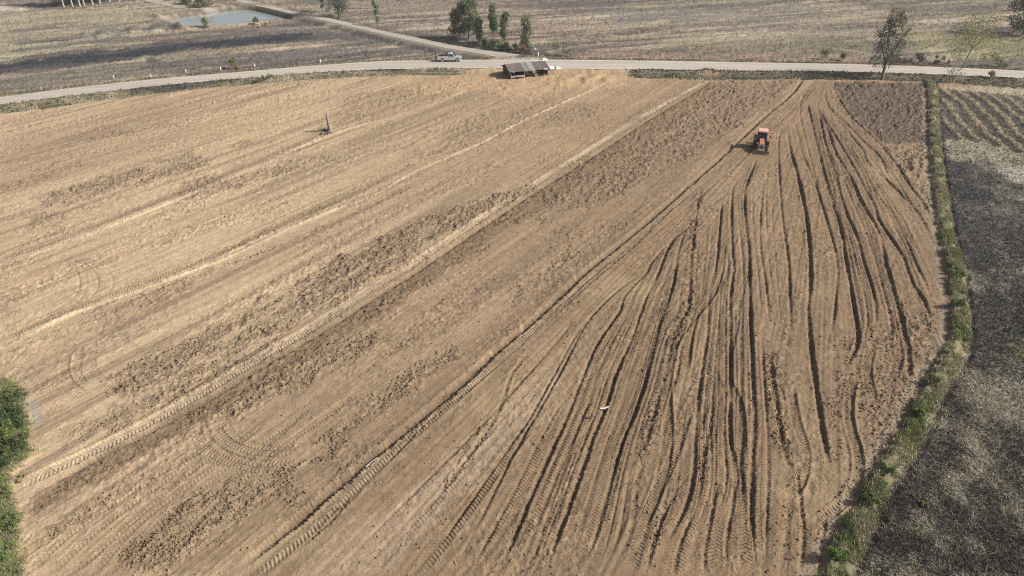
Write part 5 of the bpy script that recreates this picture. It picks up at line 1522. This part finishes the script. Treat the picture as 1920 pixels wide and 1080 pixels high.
MB().box((2.95, -.32, EV - .07), (1.6, .34, .03), Matrix.Rotation(.3, 3, 'X')).build('patch_sheet', rust[2], hut)
MB().box((6.9, -.34, EV - .10), (.75, .05, .32)).build('patch_sheet', mat('white_board', (.72, .73, .72), .6), hut)
MB().box((.35, -.47, EV - .08), (.34, .30, .03), Matrix.Rotation(.5, 3, 'X')).build('patch_sheet', rust[2], hut)
# floor platform, rails, back and end walls
MB().box((1.4, WID / 2, .30), (2.6, WID - .3, .06)).build('platform', M_WOODD, hut)
for z_, h_ in ((.42, .10), (.58, .08)):
    MB().box((1.35, -.07, z_), (2.75, .035, h_)).build('rail', M_WOODP, hut)
for k in range(9):
    MB().box((3.0 + .0, .3 + k * .45, .72), (.03, .40, 1.30)).build('board', M_WOODD, hut)
for k in range(14):
    MB().box((.2 + k * .42, WID - .07, .78 + .02 * (k % 3)), (.38, .03, 1.35)).build('board', M_WOODD, hut)
for k in range(8):  # left-end boards, added to stop sunlight and deepen the stall's shadow
    MB().box((-.03, .75 + k * .45, .70 + .03 * (k % 2)), (.03, .41, 1.5)).build('board', M_WOODD, hut)
MB().box((-.03, WID * .25, .62), (.04, .45, .35)).build('patch_sheet', rust[2], hut)
gb_ = MB(); gb_.add([(-.2, -.3, EV - .02), (-.2, WID + .3, EV - .02), (-.2, WID / 2, RG - .05), (-.17, -.3, EV - .02), (-.17, WID + .3, EV - .02), (-.17, WID / 2, RG - .05)], [(0, 1, 2), (5, 4, 3), (0, 3, 4, 1), (1, 4, 5, 2), (2, 5, 3, 0)])
gb_.build('gable_board', M_WOODD, hut)
MB().box((7.55, WID / 2, .75), (.04, WID - .4, 1.3)).build('end_wall', M_WOODD, hut)
def on_hut(o, x, y, z, rz=0):
    o.location = Matrix.Rotation(hang, 4, 'Z') @ Vector((x, y, z)) + Vector(hut.location); o.rotation_euler = (0, 0, hang + rz)
bnch = empty('bench', (0, 0, 0)); on_hut(bnch, 4.2, .9, 0)
tag(bnch, 'reddish brown wooden bench under the right half of the stall', 'bench')
M_REDW = mat('red_wood', (.26, .125, .08), .8, noise=.3, nscale=5)
for k in range(3): MB().box((0, -.2 + .2 * k, .45), (1.8, .17, .04)).build('seat_board', M_REDW, bnch)
for sx_ in (-.75, .75):
    for sy_ in (-.2, .2): MB().box((sx_, sy_, .12), (.07, .07, .64)).build('leg', M_REDW, bnch)
crk = MB(); crk.box((0, 0, .26), (.45, .4, .52), taper=.92); ck = crk.build('crate', mat('tan_box', (.48, .37, .25), .85, noise=.2), bev=.01); on_hut(ck, 5.5, .6, 0, .2)
tag(ck, 'tan box on the ground under the right half of the stall', 'box')
jb = MB(); jb.tube((0, 0, 0), (0, 0, .45), .2, .22, 12); jo = jb.build('bucket', mat('white_bucket', (.62, .62, .6), .5)); on_hut(jo, 5.1, .2, 0)
tag(jo, 'whitish bucket beside the tan box under the stall', 'bucket')
# white sheets thrown down at the stall's right end
M_TARP = mat('white_tarp', (.66, .65, .63), .7, noise=.15, nscale=2)
def tarp(px, py, w, d, h, seed, label, rz=0):
    rr = random.Random(seed); n = 9; vs = []; fs = []
    p = at(px, py)
    for j in range(n):
        for i in range(n):
            u, v = i / (n - 1) - .5, j / (n - 1) - .5
            e = max(abs(u), abs(v)) * 2
            z = h * max(0, 1 - e ** 1.6) * rr.uniform(.6, 1.1) + .04 + .05 * rr.random()
            vs.append((u * w * (1 + .12 * rr.uniform(-1, 1)), v * d * (1 + .12 * rr.uniform(-1, 1)), z))
    for j in range(n - 1):
        for i in range(n - 1): fs.append((j * n + i, j * n + i + 1, (j + 1) * n + i + 1, (j + 1) * n + i))
    me = bpy.data.meshes.new('tarp'); me.from_pydata(vs, [], fs)
    o = new_obj('tarp', me, M_TARP); o.location = (p.x, p.y, p.z); o.rotation_euler = (0, 0, rz)
    md = o.modifiers.new('thickness', 'SOLIDIFY'); md.thickness = .02; md.offset = 1
    tag(o, label, 'tarp'); return o
tarp(1020, 122, 1.3, 1.8, .35, 1, 'bright white sheet draped over the right end of the stall roof', .3).location.z += 1.0
tarp(1030, 128, 2.0, 2.4, .35, 2, 'white crumpled sheet on the ground right of the stall', .2)
tarp(1044, 129, 1.2, 1.6, .45, 3, 'small pointed pale sheet farthest right of the stall, at the road edge', .5)

# ------------------------------------------------------------------ charred post
M_CHAR = mat('weathered_stump', (.38, .31, .28), .95, noise=.5, nscale=3, col2=(.17, .135, .12))
p = at(619, 247)
stp = empty('dead_post', (p.x, p.y, p.z)); tag(stp, 'weathered grey dead trunk standing upright alone in the field', 'dead trunk')
b_ = MB(); pts = [(0.02, 0, -.2, .36), (0, 0, .35, .31), (-.04, 0, 1.0, .28), (-.10, 0, 1.7, .26), (-.15, 0, 2.2, .23), (-.19, 0, 2.6, .15), (-.20, .02, 3.0, .05)]
for a_, c_ in zip(pts[:-1], pts[1:]): b_.tube(a_[:3], c_[:3], a_[3], c_[3], 9, cap=(c_ is pts[-1]))
b_.build('trunk', M_CHAR, stp, smooth=True)
b_ = MB()
for k in range(7):
    a_ = k * .9; b_.tube((.1 * math.cos(a_), .1 * math.sin(a_), .25), (.75 * math.cos(a_), .75 * math.sin(a_), .02 + .1 * (k % 2)), .09, .03, 5)
b_.build('root', M_CHAR, stp)
rr = random.Random(3)
for k in range(9):
    a_ = rr.uniform(2.2, 4.4); q = rr.uniform(.5, 1.5)
    xk, yk = p.x + q * math.cos(a_), p.y + q * math.sin(a_) * .8
    lump = MB(); lump.ball((0, 0, 0), (rr.uniform(.12, .3), rr.uniform(.12, .3), rr.uniform(.1, .2)), 7, 5, .25, k)
    lo = lump.build('soil_lump', mat('dark_lump', (.10, .08, .065), .95, noise=.3) if k == 0 else bpy.data.materials['dark_lump']); lo.location = (xk, yk, ground_z(xk, yk) + .06)
    tag(lo, 'dark earth lump heaped at the left foot of the dead trunk', 'soil lump', 'earth lumps at the foot of the dead trunk')

# ------------------------------------------------------------------ white road markers and sign
M_WHITE = mat('white_paint', (.78, .78, .76), .6, noise=.12, nscale=4)
pm = [(78, 169, 'white marker stone by the far road edge, leftmost of the row'), (214, 149, 'white marker stone by the far road edge, second from the left'), (283, 144, 'white marker stone with grey foot by the far road edge, third from the left'),
      (349, 136, 'white marker stone by the far road edge, fourth from the left'), (414, 132, 'white marker stone just left of the green bush with brown foot'), (478, 125, 'white marker stone just right of the green bush with brown foot'), (601, 117, 'white marker stone by the far road edge, rightmost of the left row'),
      (1009, 107, 'white marker post right of the round sign at the junction'), (1369, 111, 'small white marker at the foot of the bank, right half'), (1436, 111, 'small white marker between the first and third bare saplings')]
m0 = None
for k, (px, py, lb) in enumerate(pm):
    q = at(px, py)
    if m0 is None:
        m0 = empty('road_marker', q)
        mb_ = MB(); mb_.box((0, 0, .42), (.26, .20, .85), taper=.85); mb_.build('stone', M_WHITE, m0, bev=.03)
        MB().box((0, 0, .05), (.42, .36, .14)).build('base', mat('grey_concrete', (.33, .32, .30), .9, noise=.2), m0, bev=.02)
        o = m0
    else:
        o = m0.copy(); COL.objects.link(o); o.location = q
        for chd in list(m0.children):
            c_ = chd.copy(); COL.objects.link(c_); c_.parent = o
    o.rotation_euler = (0, 0, .1 * k)
    o.scale = (.75, .75, .72)
    if k >= 8: o.scale = (.5, .5, .5)
    if k == 7: o.scale = (.8, .8, 1.1)
    tag(o, lb, 'road marker', 'white markers along the road')
q = at(1001, 108)
sg = empty('road_sign', q, R(0)); tag(sg, 'small round white sign on a thin leaning pole at the junction', 'sign')
MB().tube((0, 0, -.1), (.28, 0, 1.85), .03, .03, 6).build('pole', M_WOOD, sg)
MB().tube((.27, -.06, 1.75), (.27, -.035, 1.75), .24, .24, 16).build('sign_disc', M_WHITE, sg)

# ------------------------------------------------------------------ egret on the field
p = at(1133, 771)
eg = empty('egret', (p.x, p.y, p.z), R(-70)); tag(eg, 'small white egret lifting its wings on the ploughed soil', 'bird')
M_FEATH = mat('white_feathers', (.82, .82, .80), .7)
M_LEG = mat('dark_leg', (.05, .05, .04), .7)
skin_obj('body', [(-.20, 0, .26), (-.08, 0, .29), (.05, 0, .31), (.12, 0, .38), (.10, 0, .46), (.14, 0, .52), (.19, 0, .53)], [(0, 1), (1, 2), (2, 3), (3, 4), (4, 5), (5, 6)], [.022, .065, .068, .026, .018, .02, .024], M_FEATH, eg, 1)
MB().tube((.205, 0, .53), (.30, 0, .515), .011, .003, 6).build('beak', mat('yellow_beak', (.6, .4, .05), .5), eg)
for s in (-1, 1):
    wv = MB(); th = .012
    pl = [(.05, s * .05, .34), (.08, s * .20, .40), (.03, s * .36, .43), (-.07, s * .33, .41), (-.13, s * .18, .36), (-.12, s * .05, .32)]
    wv.add(pl + [(x, y, z - th) for x, y, z in pl], [(0, 1, 2, 3, 4, 5), (11, 10, 9, 8, 7, 6)] + [(i, (i + 1) % 6, 6 + (i + 1) % 6, 6 + i) for i in range(6)])
    wv.build('wing', M_FEATH, eg)
    lg = MB(); lg.tube((.0, s * .03, .26), (-.02, s * .03, .13), .007, .006, 5); lg.tube((-.02, s * .03, .13), (.0, s * .03, .0), .006, .005, 5)
    for a_ in (-.5, 0, .5): lg.tube((0, s * .03, .004), (.05 * math.cos(a_), s * .03 + .05 * math.sin(a_), .0), .004, .003, 4)
    lg.build('leg', M_LEG, eg)
tl = MB(); tl.add([(-.18, -.03, .26), (-.18, .03, .26), (-.29, .045, .235), (-.29, -.045, .235), (-.18, -.03, .25), (-.18, .03, .25), (-.29, .045, .228), (-.29, -.045, .228)], [(0, 1, 2, 3), (7, 6, 5, 4), (0, 4, 5, 1), (1, 5, 6, 2), (2, 6, 7, 3), (3, 7, 4, 0)]); tl.build('tail', M_FEATH, eg)

# ------------------------------------------------------------------ loose sticks and debris
def stick(px, py, L, rz, label, m=M_BARK, r_=.05):
    q = at(px, py); b_ = MB(); b_.tube((-L / 2, 0, .05), (0, .03, .07), r_, r_ * .9, 6, False); b_.tube((0, .03, .07), (L / 2, 0, .05), r_ * .9, r_ * .5, 6, False)
    o = b_.build('stick', m); o.location = q; o.rotation_euler = (0, 0, rz); return tag(o, label, 'stick')
stick(1103, 785, .5, -.1, 'short dark brown stick lying left of the egret', M_WOODD, .04)
stick(1885, 156, 2.4, -.6, 'fallen dark log on the near verge at the far right', M_WOODD, .12)
stick(1832, 316, 1.4, .1, 'charred log on the pale strip of the burnt paddy', M_WOODD, .12)
stick(697, 868, 1.1, .95, 'pale stick lying along the deep wheel rut', M_WOODP, .03)
stick(1622, 972, 1.6, 1.1, 'pale dead branch at the left foot of the lower bund', M_WOODP, .03)
stick(1003, 108, 1.2, .4, 'pale broken stick lying at the junction corner', M_WOODP, .05)

# ------------------------------------------------------------------ thin dry-season haze
hz = MB(); hz.box((0, 0, (-4.6 + 37.5) / 2), (8800, 8800, 37.5 + 4.6))
m_h = bpy.data.materials.new('haze_air'); m_h.use_nodes = True
hn = m_h.node_tree.nodes; hn.remove(hn['Principled BSDF'])
pv = hn.new('ShaderNodeVolumePrincipled'); pv.inputs['Color'].default_value = (.86, .90, .96, 1); pv.inputs['Density'].default_value = HAZE
m_h.node_tree.links.new(pv.outputs[0], hn['Material Output'].inputs['Volume'])
tag(hz.build('haze', m_h), kind='stuff')
